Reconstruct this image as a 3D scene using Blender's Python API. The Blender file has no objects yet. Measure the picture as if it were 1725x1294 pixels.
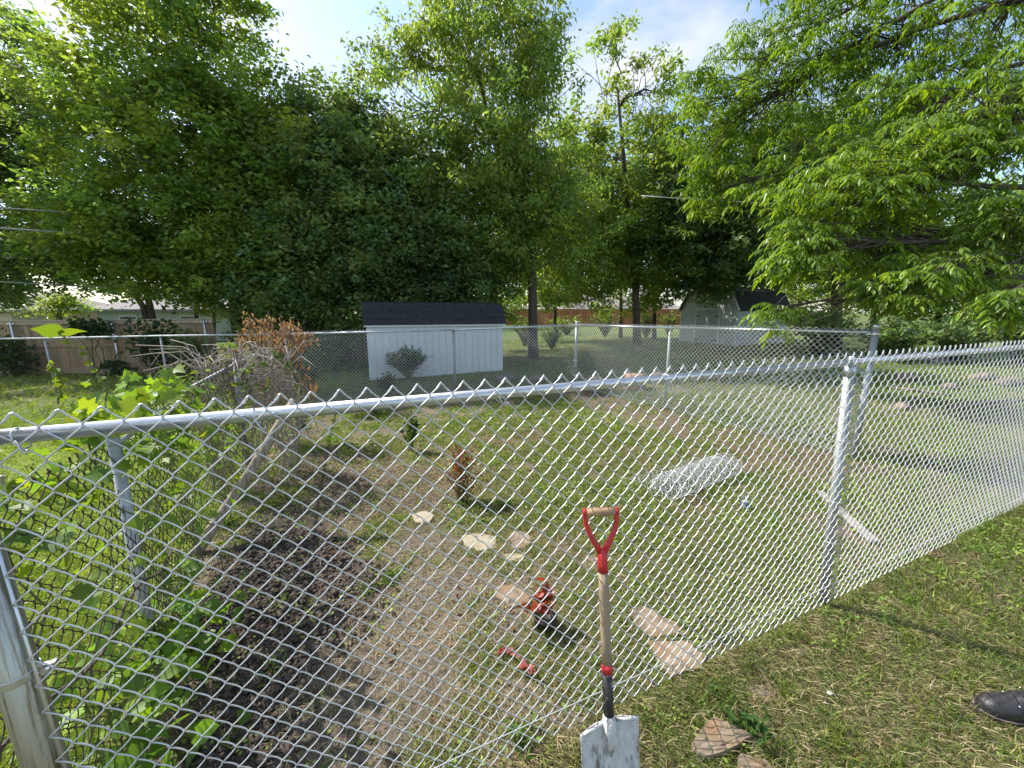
import bpy, math, random
import numpy as np
from mathutils import Vector, Matrix

rng = np.random.default_rng(11)
random.seed(11)
S = bpy.context.scene
COL = S.collection
PI = math.pi

# ------------------------------------------------------------------ camera
FPX, CX, CY = 650.0, 862.5, 647.0
PITCH = math.atan(122 / 650)
HC = 1.82
cP, sP = math.cos(PITCH), math.sin(PITCH)
cam = bpy.data.cameras.new('camera')
cam.sensor_width = 36
cam.lens = 36 * FPX / 1725
cam.clip_start = 0.02
cam.clip_end = 2000
camo = bpy.data.objects.new('camera', cam)
COL.objects.link(camo)
camo.location = (0, 0, HC)
camo.rotation_euler = (PI / 2 - PITCH, 0, 0)
S.camera = camo


def ray(px, py):
    X, U = px - CX, CY - py
    return np.array((X, FPX * cP + U * sP, -FPX * sP + U * cP))


def at(px, py, Y):
    r = ray(px, py)
    k = Y / r[1]
    return np.array((r[0] * k, Y, HC + r[2] * k))


FD = ray(2400, 525)[:2]
FD = FD / np.linalg.norm(FD)            # direction of the front fence
FN = np.array((-FD[1], FD[0]))          # away from the camera
FDIST = 1.16


def onfence(px, py, off=0.0):
    r = ray(px, py)
    k = (FDIST + off) / (FN @ r[:2])
    return np.array((r[0] * k, r[1] * k, HC + r[2] * k))


# ------------------------------------------------------------------ noise and ground fields
def _hash(i, j, seed):
    h = (i.astype(np.int64) * 374761393 + j.astype(np.int64) * 668265263 + seed * 974711) & 0x7fffffff
    h = ((h ^ (h >> 13)) * 1274126177) & 0x7fffffff
    return ((h ^ (h >> 16)) & 0xffff) / 65535.0


def vn(x, y, scale, seed=0):
    x = np.asarray(x, float) / scale
    y = np.asarray(y, float) / scale
    i, j = np.floor(x), np.floor(y)
    fx, fy = x - i, y - j
    fx = fx * fx * (3 - 2 * fx)
    fy = fy * fy * (3 - 2 * fy)
    a = _hash(i, j, seed); b = _hash(i + 1, j, seed)
    c = _hash(i, j + 1, seed); d = _hash(i + 1, j + 1, seed)
    return (a * (1 - fx) + b * fx) * (1 - fy) + (c * (1 - fx) + d * fx) * fy


def fbm(x, y, scale, seed=0, n=3):
    t, a, s = 0, 1.0, 0
    for k in range(n):
        t = t + a * vn(x, y, scale / 2 ** k, seed + k * 17)
        s += a
        a *= .5
    return t / s


def sstep(a, b, x):
    t = np.clip((x - a) / (b - a), 0, 1)
    return t * t * (3 - 2 * t)


def polydist(x, y, poly):
    """signed distance, positive inside"""
    x = np.asarray(x, float); y = np.asarray(y, float)
    d = np.full(x.shape, 1e9)
    ins = np.zeros(x.shape, bool)
    n = len(poly)
    for k in range(n):
        x0, y0 = poly[k]; x1, y1 = poly[(k + 1) % n]
        ex, ey = x1 - x0, y1 - y0
        t = np.clip(((x - x0) * ex + (y - y0) * ey) / (ex * ex + ey * ey + 1e-12), 0, 1)
        d = np.minimum(d, np.hypot(x - x0 - t * ex, y - y0 - t * ey))
        c = ((y0 > y) != (y1 > y)) & (x < ex * (y - y0) / (ey + 1e-12) + x0)
        ins ^= c
    return np.where(ins, d, -d)


def segdist(x, y, a, b):
    ex, ey = b[0] - a[0], b[1] - a[1]
    t = np.clip(((x - a[0]) * ex + (y - a[1]) * ey) / (ex * ex + ey * ey), 0, 1)
    return np.hypot(x - a[0] - t * ex, y - a[1] - t * ey)


BED = [(-2.3, 2.75), (-2.5, 3.4), (-2.1, 3.6), (-1.6, 3.05), (-1.2, 2.75), (-.9, 2.5), (-.95, 2.0), (-1.0, 1.5), (-.95, .95), (-1.4, .95), (-1.55, 1.6), (-1.9, 2.1)]
OLDLINE = [(-1.30, .70), (-1.40, .95), (-1.75, 1.65), (-2.4, 2.75), (-3.15, 4.4), (-4.6, 7.95)]
CORNER = at(972, 640, 9.2)
BACKPTS = [(-4.6, 7.9), (-1.27, 8.58), (1.54, 9.2), (2.8, 6.97), (4.1, 4.42)]


def leftof_old(x, y):
    """>0 on the neighbour's side of the old fence"""
    xs = np.interp(y, [p[1] for p in OLDLINE], [p[0] for p in OLDLINE])
    return xs - x


def bedmask(x, y):
    return sstep(-.16, .20, polydist(x, y, BED) + .50 * (fbm(x, y, .42, 3, 4) - .5))


def gz(x, y):
    x = np.asarray(x, float); y = np.asarray(y, float)
    z = .025 * np.clip(x, -6, 6) - .045
    near = sstep(16, 9, np.hypot(x, y))
    z = z + near * (.05 * (fbm(x, y, 1.1, 5) - .5) + .018 * (fbm(x, y, .22, 9, 2) - .5))
    near2 = sstep(5, 3, np.hypot(x, y))
    z = z + near2 * bedmask(x, y) * (.10 * (fbm(x, y, .15, 21, 3) - .45) + .04 * (fbm(x, y, .05, 23, 2) - .5))
    return z


def gnd(px, py, dz=0.0):
    r = ray(px, py)
    z = 0.0
    for _ in range(8):
        k = (z + dz - HC) / r[2]
        z = float(gz(r[0] * k, r[1] * k))
    return np.array((r[0] * k, r[1] * k, z + dz))


def grassiness(x, y):
    n1 = fbm(x, y, .9, 31, 3)
    n2 = fbm(x, y, .20, 57, 2)
    g = sstep(.34, .56, .5 * n1 + .5 * n2 + .13 * sstep(-.6, 1.2, x) - .02)
    side = FDIST - (FN[0] * x + FN[1] * y)            # >0: the camera's side of the front fence
    cs = sstep(-.05, .15, side)
    g = g * (1 - cs) + cs * (.45 + .55 * g)
    lo = sstep(0, .3, leftof_old(x, y))
    g = np.maximum(g * (1 - lo), lo * .95)
    g = g * (1 - bedmask(x, y) * .97)
    # worn dirt between the bed and the middle of the yard, mud by the old fence
    d1 = segdist(x, y, (-.7, 2.9), (-.75, 1.5))
    g = g * (1 - .8 * sstep(.55, .15, d1))
    d2 = segdist(x, y, (-2.2, 4.5), (-1.2, 4.0))
    g = g * (1 - .85 * sstep(1.0, .4, d2 + .5 * (n2 - .5)))
    d3 = segdist(x, y, (1.3, 8.7), (3.6, 4.3))
    g = g * (1 - .8 * sstep(.75, .35, d3 + .4 * (n2 - .5)))
    return np.clip(g, 0, 1)


# ------------------------------------------------------------------ materials
def nodes_of(m):
    m.use_nodes = True
    nt = m.node_tree
    return nt, nt.nodes, nt.links


def mat_basic(name, col, rough=.6, metal=0.0, noise=0.0, nscale=20.0, bump=0.0, bscale=60.0, spec=.5, col2=None, n2scale=6.0, n2lo=.45, n2hi=.6, stretch=None):
    m = bpy.data.materials.new(name)
    nt, N, L = nodes_of(m)
    b = N['Principled BSDF']
    b.inputs['Roughness'].default_value = rough
    b.inputs['Metallic'].default_value = metal
    b.inputs['Specular IOR Level'].default_value = spec
    b.inputs['Base Color'].default_value = (*col, 1)
    tc = N.new('ShaderNodeTexCoord')
    src = tc.outputs['Object']
    if stretch:
        mp = N.new('ShaderNodeMapping')
        mp.inputs['Scale'].default_value = stretch
        L.new(src, mp.inputs['Vector'])
        src = mp.outputs['Vector']
    if noise > 0 or col2:
        nz = N.new('ShaderNodeTexNoise')
        nz.inputs['Scale'].default_value = nscale
        nz.inputs['Detail'].default_value = 6
        L.new(src, nz.inputs['Vector'])
        mr = N.new('ShaderNodeMapRange')
        mr.inputs['From Min'].default_value = .3
        mr.inputs['From Max'].default_value = .7
        mr.inputs['To Min'].default_value = 1 - noise
        mr.inputs['To Max'].default_value = 1 + noise
        L.new(nz.outputs['Fac'], mr.inputs['Value'])
        mul = N.new('ShaderNodeMix'); mul.data_type = 'RGBA'; mul.blend_type = 'MULTIPLY'
        mul.inputs['Factor'].default_value = 1
        mul.inputs['A'].default_value = (*col, 1)
        L.new(mr.outputs['Result'], mul.inputs['B'])
        out = mul.outputs['Result']
        if col2:
            n2 = N.new('ShaderNodeTexNoise')
            n2.inputs['Scale'].default_value = n2scale
            n2.inputs['Detail'].default_value = 8
            n2.inputs['Roughness'].default_value = .65
            L.new(src, n2.inputs['Vector'])
            r2 = N.new('ShaderNodeMapRange')
            r2.inputs['From Min'].default_value = n2lo
            r2.inputs['From Max'].default_value = n2hi
            L.new(n2.outputs['Fac'], r2.inputs['Value'])
            mx = N.new('ShaderNodeMix'); mx.data_type = 'RGBA'
            L.new(r2.outputs['Result'], mx.inputs['Factor'])
            L.new(out, mx.inputs['A'])
            mx.inputs['B'].default_value = (*col2, 1)
            out = mx.outputs['Result']
        L.new(out, b.inputs['Base Color'])
    if bump > 0:
        nb = N.new('ShaderNodeTexNoise')
        nb.inputs['Scale'].default_value = bscale
        nb.inputs['Detail'].default_value = 5
        L.new(src, nb.inputs['Vector'])
        bp = N.new('ShaderNodeBump')
        bp.inputs['Strength'].default_value = bump
        bp.inputs['Distance'].default_value = .01
        L.new(nb.outputs['Fac'], bp.inputs['Height'])
        L.new(bp.outputs['Normal'], b.inputs['Normal'])
    return m


def mat_leaf(name, trans=.50, rough=.42, spec=.45, tint=(1.75, 1.6, .6)):
    m = bpy.data.materials.new(name)
    nt, N, L = nodes_of(m)
    b = N['Principled BSDF']
    out = N['Material Output']
    a = N.new('ShaderNodeAttribute'); a.attribute_name = 'col'
    L.new(a.outputs['Color'], b.inputs['Base Color'])
    b.inputs['Roughness'].default_value = rough
    b.inputs['Specular IOR Level'].default_value = spec
    t = N.new('ShaderNodeBsdfTranslucent')
    mul = N.new('ShaderNodeMix'); mul.data_type = 'RGBA'; mul.blend_type = 'MULTIPLY'
    mul.inputs['Factor'].default_value = 1
    L.new(a.outputs['Color'], mul.inputs['A'])
    mul.inputs['B'].default_value = (*tint, 1)
    L.new(mul.outputs['Result'], t.inputs['Color'])
    mx = N.new('ShaderNodeMixShader')
    mx.inputs['Fac'].default_value = trans
    L.new(b.outputs['BSDF'], mx.inputs[1])
    L.new(t.outputs['BSDF'], mx.inputs[2])
    L.new(mx.outputs['Shader'], out.inputs['Surface'])
    return m


def mat_ground():
    m = bpy.data.materials.new('ground')
    nt, N, L = nodes_of(m)
    b = N['Principled BSDF']
    b.inputs['Roughness'].default_value = .95
    b.inputs['Specular IOR Level'].default_value = .15
    a = N.new('ShaderNodeAttribute'); a.attribute_name = 'col'
    tc = N.new('ShaderNodeTexCoord')
    n1 = N.new('ShaderNodeTexNoise'); n1.inputs['Scale'].default_value = 38; n1.inputs['Detail'].default_value = 8; n1.inputs['Roughness'].default_value = .7
    L.new(tc.outputs['Object'], n1.inputs['Vector'])
    mr = N.new('ShaderNodeMapRange')
    mr.inputs['From Min'].default_value = .3; mr.inputs['From Max'].default_value = .7
    mr.inputs['To Min'].default_value = .55; mr.inputs['To Max'].default_value = 1.45
    L.new(n1.outputs['Fac'], mr.inputs['Value'])
    mul = N.new('ShaderNodeMix'); mul.data_type = 'RGBA'; mul.blend_type = 'MULTIPLY'
    mul.inputs['Factor'].default_value = 1
    L.new(a.outputs['Color'], mul.inputs['A'])
    L.new(mr.outputs['Result'], mul.inputs['B'])
    L.new(mul.outputs['Result'], b.inputs['Base Color'])
    n2 = N.new('ShaderNodeTexNoise'); n2.inputs['Scale'].default_value = 55; n2.inputs['Detail'].default_value = 10; n2.inputs['Roughness'].default_value = .7
    L.new(tc.outputs['Object'], n2.inputs['Vector'])
    bp = N.new('ShaderNodeBump'); bp.inputs['Strength'].default_value = .9; bp.inputs['Distance'].default_value = .02
    L.new(n2.outputs['Fac'], bp.inputs['Height'])
    L.new(bp.outputs['Normal'], b.inputs['Normal'])
    return m


def mat_boards(name, col, dark, seam=.5):
    """timber with long grain; colour of each board from the 'col' attribute"""
    m = bpy.data.materials.new(name)
    nt, N, L = nodes_of(m)
    b = N['Principled BSDF']; b.inputs['Roughness'].default_value = .85
    a = N.new('ShaderNodeAttribute'); a.attribute_name = 'col'
    tc = N.new('ShaderNodeTexCoord')
    mp = N.new('ShaderNodeMapping'); mp.inputs['Scale'].default_value = (14, 14, .9)
    L.new(tc.outputs['Object'], mp.inputs['Vector'])
    nz = N.new('ShaderNodeTexNoise'); nz.inputs['Scale'].default_value = 3; nz.inputs['Detail'].default_value = 7
    L.new(mp.outputs['Vector'], nz.inputs['Vector'])
    mr = N.new('ShaderNodeMapRange'); mr.inputs['From Min'].default_value = .35; mr.inputs['From Max'].default_value = .7
    L.new(nz.outputs['Fac'], mr.inputs['Value'])
    mx = N.new('ShaderNodeMix'); mx.data_type = 'RGBA'
    L.new(mr.outputs['Result'], mx.inputs['Factor'])
    mx.inputs['A'].default_value = (*col, 1); mx.inputs['B'].default_value = (*dark, 1)
    mul = N.new('ShaderNodeMix'); mul.data_type = 'RGBA'; mul.blend_type = 'MULTIPLY'
    mul.inputs['Factor'].default_value = 1
    L.new(mx.outputs['Result'], mul.inputs['A']); L.new(a.outputs['Color'], mul.inputs['B'])
    L.new(mul.outputs['Result'], b.inputs['Base Color'])
    return m


M = {}
M['ground'] = mat_ground()
M['galv'] = mat_basic('galvanised_pipe', (.58, .60, .62), rough=.33, metal=.9, noise=.10, nscale=30, bump=.05, bscale=90)
M['wire'] = mat_basic('galvanised_wire', (.58, .60, .61), rough=.4, metal=.4, noise=.06, nscale=40)
M['endpost'] = mat_basic('reflection_streaked_pipe', (.42, .42, .37), rough=.38, metal=.8, noise=.15, nscale=5, stretch=(30, 30, 1), col2=(.20, .17, .11), n2scale=4, n2lo=.5, n2hi=.62)  # dull base and brown upright streaks paint in reflections of dark vegetation
M['post'] = mat_basic('dull_galvanised_post', (.36, .38, .38), rough=.55, metal=.55, noise=.12, nscale=12, stretch=(20, 20, 1.5), col2=(.26, .26, .25), n2scale=6, n2lo=.52, n2hi=.7)
M['oldpost'] = mat_basic('weathered_steel', (.42, .44, .46), rough=.6, metal=.4, noise=.2, nscale=25, col2=(.2, .16, .13), n2scale=8, n2lo=.58, n2hi=.72)
M['rustwire'] = mat_basic('rusty_wire', (.075, .05, .04), rough=.85, metal=.2, noise=.3, nscale=30)
M['greywire'] = mat_basic('dull_wire', (.3, .31, .32), rough=.6, metal=.5)
M['bark'] = mat_basic('bark', (.085, .065, .05), rough=.95, noise=.4, nscale=9, bump=.8, bscale=25)
M['twig'] = mat_basic('grey_twig', (.30, .25, .21), rough=.9, noise=.25, nscale=20)
M['paletwig'] = mat_basic('pale_twig', (.24, .23, .17), rough=.9, noise=.25, nscale=20)
M['stem'] = mat_basic('green_stem', (.14, .15, .05), rough=.7, noise=.2)
M['leaf'] = mat_leaf('tree_leaf')
M['pecan'] = mat_leaf('glossy_leaf', trans=.5, rough=.33, spec=.55, tint=(1.75, 1.6, .4))
M['vine'] = mat_leaf('vine_leaf', trans=.46, rough=.5, spec=.3, tint=(1.6, 1.5, .45))
M['redleaf'] = mat_leaf('red_leaf', trans=.35, rough=.35, spec=.5, tint=(2.0, .8, .4))
M['dryleaf'] = mat_leaf('dry_leaf', trans=.3, rough=.8, spec=.2, tint=(1.3, 1.0, .65))
M['grass'] = mat_leaf('grass_blade', trans=.35, rough=.5, spec=.3, tint=(1.4, 1.4, .5))
M['clod'] = mat_basic('soil_clod', (.10, .08, .066), rough=.97, noise=.4, nscale=30, bump=.8, bscale=60, spec=.1)
M['stone'] = mat_basic('sandstone', (.21, .165, .115), rough=.9, noise=.35, nscale=14, bump=.5, bscale=35, col2=(.22, .135, .075), n2scale=9, n2lo=.48, n2hi=.62)
M['palestone'] = mat_basic('pale_limestone', (.33, .29, .21), rough=.9, noise=.2, nscale=14, bump=.5, bscale=35, col2=(.3, .25, .17), n2scale=8)
M['rock'] = mat_basic('brown_rock', (.22, .165, .13), rough=.92, noise=.35, nscale=5, bump=.8, bscale=12, col2=(.1, .09, .08), n2scale=3)
M['redrock'] = mat_basic('reddish_stump', (.30, .17, .11), rough=.9, noise=.3, nscale=6, bump=.6, bscale=14)
M['whitepaint'] = mat_basic('white_paint', (.70, .71, .72), rough=.55, noise=.04, nscale=3, col2=(.62, .60, .56), n2scale=2.2, n2lo=.6, n2hi=.85)
M['shingle'] = mat_basic('dark_shingle', (.022, .023, .028), rough=.9, noise=.35, nscale=8, bump=.5, bscale=30)
M['greypaint'] = mat_basic('grey_paint', (.38, .41, .39), rough=.6, noise=.06, nscale=4)
M['greytrim'] = mat_basic('grey_trim', (.50, .52, .50), rough=.6, noise=.05)
M['greydoor'] = mat_basic('grey_door', (.30, .32, .31), rough=.6, noise=.06)
M['black'] = mat_basic('black_iron', (.02, .02, .02), rough=.6)
M['boards'] = mat_boards('fence_boards', (.44, .30, .175), (.27, .185, .11))
M['caprail'] = mat_basic('weathered_cap', (.42, .33, .22), rough=.85, noise=.2, nscale=6, stretch=(1, 8, 8))
M['cedar'] = mat_boards('cedar_boards', (.46, .19, .085), (.34, .13, .06))
M['pole'] = mat_basic('grey_wood', (.34, .28, .21), rough=.9, noise=.3, nscale=6, bump=.5, bscale=20, stretch=(9, 9, 1), col2=(.13, .10, .075), n2scale=5, n2lo=.52, n2hi=.65)
M['ash'] = mat_basic('worn_ash', (.30, .225, .145), rough=.7, noise=.2, nscale=5, stretch=(12, 12, 1), bump=.2, bscale=40, col2=(.22, .16, .11), n2scale=5, n2lo=.55, n2hi=.68)
M['grip'] = mat_basic('worn_grip', (.38, .24, .13), rough=.65, noise=.25, nscale=30, col2=(.2, .12, .07), n2scale=25, n2lo=.5, n2hi=.7)
M['redpaint'] = mat_basic('red_enamel', (.50, .022, .028), rough=.35, noise=.12, nscale=25, col2=(.26, .03, .03), n2scale=34, n2lo=.54, n2hi=.66)
M['blackpaint'] = mat_basic('scuffed_black', (.022, .02, .02), rough=.5, noise=.3, nscale=30, col2=(.42, .38, .34), n2scale=28, n2lo=.56, n2hi=.68)
M['blade'] = mat_basic('cement_crusted_steel', (.58, .57, .55), rough=.9, noise=.12, nscale=25, bump=1.0, bscale=55, col2=(.17, .16, .145), n2scale=17, n2lo=.53, n2hi=.68, stretch=(1.6, 1.6, .6))
M['leather'] = mat_basic('black_leather', (.030, .028, .029), rough=.42, noise=.2, nscale=20, bump=.25, bscale=90)
M['sole'] = mat_basic('dark_sole', (.045, .038, .036), rough=.75, noise=.2)
M['welt'] = mat_basic('welt', (.16, .12, .11), rough=.7)
M['lace'] = mat_basic('lace', (.02, .018, .02), rough=.9)
M['eyelet'] = mat_basic('eyelet', (.6, .6, .6), rough=.3, metal=.9)
M['pot'] = mat_basic('dark_pot', (.030, .022, .018), rough=.6, noise=.2)
M['palewood'] = mat_basic('pale_stake', (.25, .235, .21), rough=.8, noise=.15, nscale=10)
M['roofgrey'] = mat_basic('grey_roof', (.19, .17, .165), rough=.9, noise=.2, nscale=4)
M['roofpale'] = mat_basic('pale_roof', (.27, .24, .21), rough=.9, noise=.1, nscale=2)
M['wallgreen'] = mat_basic('sage_wall', (.34, .38, .33), rough=.8, noise=.06)
M['wallcream'] = mat_basic('cream_wall', (.55, .47, .34), rough=.8, noise=.06)
M['glass'] = mat_basic('dark_glass', (.03, .035, .04), rough=.08)
M['cable'] = mat_basic('grey_cable', (.55, .55, .56), rough=.5, metal=.3)
M['rubbish'] = mat_basic('blue_grey_scrap', (.26, .30, .36), rough=.5, noise=.3)
M['paper'] = mat_basic('white_scrap', (.8, .8, .78), rough=.6)


# ------------------------------------------------------------------ mesh helpers
def link_mesh(name, me, mat, parent=None, smooth=False):
    if mat is not None:
        me.materials.append(mat)
    if smooth:
        me.polygons.foreach_set('use_smooth', np.ones(len(me.polygons), bool))
    o = bpy.data.objects.new(name, me)
    COL.objects.link(o)
    if parent is not None:
        o.parent = parent
        o.matrix_parent_inverse = Matrix.Translation(-parent.location)
    return o


def mesh_np(name, V, faces, mat, parent=None, col=None, smooth=False):
    """faces: list of int arrays (n,k)"""
    me = bpy.data.meshes.new(name)
    V = np.asarray(V, np.float32)
    me.vertices.add(len(V))
    me.vertices.foreach_set('co', V.ravel())
    nl = sum(f.size for f in faces)
    npoly = sum(len(f) for f in faces)
    me.loops.add(nl)
    me.loops.foreach_set('vertex_index', np.concatenate([f.ravel() for f in faces]).astype(np.int32))
    me.polygons.add(npoly)
    tot = np.concatenate([np.full(len(f), f.shape[1], np.int32) for f in faces])
    st = np.concatenate(([0], np.cumsum(tot)[:-1])).astype(np.int32)
    me.polygons.foreach_set('loop_start', st)
    me.polygons.foreach_set('loop_total', tot)
    if col is not None:
        a = me.attributes.new('col', 'FLOAT_COLOR', 'POINT')
        c = np.ones((len(V), 4), np.float32)
        c[:, :3] = col
        a.data.foreach_set('color', c.ravel())
    me.update(calc_edges=True)
    return link_mesh(name, me, mat, parent, smooth)


class MB:
    def __init__(s):
        s.v = []; s.f = []; s.c = []; s.cc = (1, 1, 1)

    def add(s, vs, fs):
        b = len(s.v)
        s.v += [tuple(map(float, p)) for p in vs]
        s.c += [s.cc] * len(vs)
        s.f += [tuple(b + i for i in f) for f in fs]

    def box(s, c, size, rz=0.0, axes=None):
        hx, hy, hz = size[0] / 2, size[1] / 2, size[2] / 2
        if axes is None:
            ax = np.array((math.cos(rz), math.sin(rz), 0)); ay = np.array((-math.sin(rz), math.cos(rz), 0)); az = np.array((0, 0, 1.))
        else:
            ax, ay, az = axes
        c = np.asarray(c, float)
        vs = [c + ax * sx * hx + ay * sy * hy + az * sz * hz for sz in (-1, 1) for sy in (-1, 1) for sx in (-1, 1)]
        s.add(vs, [(0, 2, 3, 1), (4, 5, 7, 6), (0, 1, 5, 4), (2, 6, 7, 3), (0, 4, 6, 2), (1, 3, 7, 5)])

    def tube(s, pts, rad, sides=8, cap=True):
        pts = [np.asarray(p, float) for p in pts]
        n = len(pts)
        if np.isscalar(rad):
            rad = [rad] * n
        T = []
        for i in range(n):
            t = pts[min(i + 1, n - 1)] - pts[max(i - 1, 0)]
            T.append(t / (np.linalg.norm(t) + 1e-12))
        ref = np.array((0, 0, 1.)) if abs(T[0][2]) < .9 else np.array((1., 0, 0))
        u = np.cross(T[0], ref); u /= np.linalg.norm(u)
        vs = []
        for i in range(n):
            u = u - T[i] * (u @ T[i]); u /= (np.linalg.norm(u) + 1e-12)
            w = np.cross(T[i], u)
            for k in range(sides):
                a = 2 * PI * k / sides
                vs.append(pts[i] + rad[i] * (math.cos(a) * u + math.sin(a) * w))
        fs = []
        for i in range(n - 1):
            for k in range(sides):
                k2 = (k + 1) % sides
                fs.append((i * sides + k, i * sides + k2, (i + 1) * sides + k2, (i + 1) * sides + k))
        if cap:
            fs.append(tuple(range(sides))[::-1])
            fs.append(tuple((n - 1) * sides + k for k in range(sides)))
        s.add(vs, fs)

    def prism(s, poly, z0, z1):
        n = len(poly)
        vs = [(p[0], p[1], z0) for p in poly] + [(p[0], p[1], z1) for p in poly]
        fs = [tuple(range(n))[::-1], tuple(range(n, 2 * n))]
        fs += [(i, (i + 1) % n, n + (i + 1) % n, n + i) for i in range(n)]
        s.add(vs, fs)

    def loft(s, rings, cap=True):
        n = len(rings[0])
        vs = [p for r in rings for p in r]
        fs = []
        for i in range(len(rings) - 1):
            for k in range(n):
                k2 = (k + 1) % n
                fs.append((i * n + k, i * n + k2, (i + 1) * n + k2, (i + 1) * n + k))
        if cap:
            fs.append(tuple(range(n))[::-1])
            fs.append(tuple((len(rings) - 1) * n + k for k in range(n)))
        s.add(vs, fs)

    def lathe(s, prof, origin, axis=(0, 0, 1), sides=16):
        axis = np.asarray(axis, float); axis /= np.linalg.norm(axis)
        ref = np.array((1., 0, 0)) if abs(axis[0]) < .9 else np.array((0, 1., 0))
        u = np.cross(axis, ref); u /= np.linalg.norm(u); w = np.cross(axis, u)
        o = np.asarray(origin, float)
        s.loft([[o + axis * h + r * (math.cos(2 * PI * k / sides) * u + math.sin(2 * PI * k / sides) * w) for k in range(sides)] for r, h in prof])

    def build(s, name, mat, parent=None, smooth=False, bevel=0.0, origin=None):
        me = bpy.data.meshes.new(name)
        me.from_pydata(s.v, [], s.f)
        a = me.attributes.new('col', 'FLOAT_COLOR', 'POINT')
        c = np.ones((len(s.v), 4), np.float32)
        if s.c:
            c[:, :3] = np.array(s.c)
        a.data.foreach_set('color', c.ravel())
        o = link_mesh(name, me, mat, parent, smooth)
        if bevel > 0:
            md = o.modifiers.new('bevel', 'BEVEL'); md.width = bevel; md.segments = 2; md.limit_method = 'ANGLE'
        return o


def tag(o, label, cat, group=None, kind=None):
    if label: o['label'] = label
    if cat: o['category'] = cat
    if group: o['group'] = group
    if kind: o['kind'] = kind
    return o


def thing(name, label, cat, loc, group=None):
    o = bpy.data.objects.new(name, None)
    COL.objects.link(o)
    o.empty_display_size = .2
    o.location = tuple(map(float, loc))
    return tag(o, label, cat, group)


def unit(a):
    return a / (np.linalg.norm(a, axis=-1, keepdims=True) + 1e-12)


def scatter(name, tv, tf, P, Y, Nn, size, col, mat, parent=None, wide=None, smooth=False):
    """copies of a leaf template (x across, y along, z normal) merged in ONE mesh"""
    P = np.asarray(P, float); n = len(P)
    Y = unit(Y)
    X = unit(np.cross(Y, Nn))
    Z = np.cross(X, Y)
    size = np.broadcast_to(np.asarray(size, float), (n,))[:, None, None]
    wide = size if wide is None else np.broadcast_to(np.asarray(wide, float), (n,))[:, None, None]
    tv = np.asarray(tv, float)
    V = P[:, None, :] + X[:, None, :] * tv[None, :, 0:1] * wide + Y[:, None, :] * tv[None, :, 1:2] * size + Z[:, None, :] * tv[None, :, 2:3] * size
    m = len(tv)
    offs = (np.arange(n) * m)[:, None, None]
    faces = []
    for k in sorted({len(f) for f in tf}):
        fk = np.array([f for f in tf if len(f) == k])
        faces.append((offs + fk[None]).reshape(-1, k))
    C = np.repeat(np.asarray(col, float), m, axis=0)
    return mesh_np(name, V.reshape(-1, 3), faces, mat, parent, C, smooth)


LEAF4 = ([(0, 0, 0), (.5, .42, .06), (0, 1, -.08), (-.5, .42, .06)], [(0, 1, 2, 3)])
LEAFLET = ([(0, 0, 0), (.5, .3, .05), (.42, .62, .02), (.1, 1, -.12), (-.32, .62, .02), (-.5, .3, .05), (0, .45, -.03)],
           [(0, 1, 6), (1, 2, 6), (2, 3, 6), (3, 4, 6), (4, 5, 6), (5, 0, 6)])
HEART = ([(0, .05, 0), (.3, -.12, .02), (.55, .12, .05), (.5, .42, .05), (.24, .68, .02), (0, 1, -.12), (-.24, .68, .02), (-.5, .42, .05), (-.55, .12, .05), (-.3, -.12, .02), (0, .4, -.05)],
         [(i, (i + 1) % 10, 10) for i in range(10)])
LOBED = ([(0, 0, 0), (.35, -.15, .02), (.62, .05, .07), (.42, .25, .02), (.7, .55, .08), (.3, .58, .0), (0, 1.05, -.12), (-.3, .58, .0), (-.7, .55, .08), (-.42, .25, .02), (-.62, .05, .07), (-.35, -.15, .02), (0, .35, -.05)],
         [(i, (i + 1) % 12, 12) for i in range(12)])
OVAL = ([(0, 0, 0), (.36, .25, .04), (.42, .55, .04), (.2, .88, 0), (0, 1, -.03), (-.2, .88, 0), (-.42, .55, .04), (-.36, .25, .04), (0, .5, -.04)],
        [(i, (i + 1) % 8, 8) for i in range(8)])
CURL = ([(0, 0, 0), (.3, .3, .16), (.2, .7, .22), (0, 1, .05), (-.2, .7, .22), (-.3, .3, .16), (0, .5, -.06)],
        [(i, (i + 1) % 6, 6) for i in range(6)])


def rnd_dir(n, zlo=-1.0, zhi=1.0):
    z = rng.uniform(zlo, zhi, n)
    a = rng.uniform(0, 2 * PI, n)
    r = np.sqrt(1 - z * z)
    return np.stack((r * np.cos(a), r * np.sin(a), z), 1)


def tint(base, n, var=.25, warm=.15):
    c = np.array(base)[None] * rng.uniform(1 - var, 1 + var, (n, 1))
    c = c * (1 + warm * rng.uniform(-1, 1, (n, 3)) * np.array((1, .4, .6)))
    return np.clip(c, .002, .9)


# ------------------------------------------------------------------ sky and sun
SUN_AZ, SUN_EL = math.radians(-63), math.radians(47)
w = bpy.data.worlds.new('World')
S.world = w
w.use_nodes = True
nt = w.node_tree; N = nt.nodes; L = nt.links
bg = N['Background']
sky = N.new('ShaderNodeTexSky')
sky.sky_type = 'NISHITA'; sky.sun_disc = False
sky.sun_elevation = SUN_EL; sky.sun_rotation = SUN_AZ
sky.air_density = 1.0; sky.dust_density = 0.9; sky.ozone_density = 1.0
tc = N.new('ShaderNodeTexCoord')
mp = N.new('ShaderNodeMapping'); mp.inputs['Scale'].default_value = (1.0, 1.0, 2.6); mp.inputs['Location'].default_value = (.35, .1, 0)
L.new(tc.outputs['Generated'], mp.inputs['Vector'])
nz = N.new('ShaderNodeTexNoise'); nz.inputs['Scale'].default_value = 2.3; nz.inputs['Detail'].default_value = 9; nz.inputs['Roughness'].default_value = .58
L.new(mp.outputs['Vector'], nz.inputs['Vector'])
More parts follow.
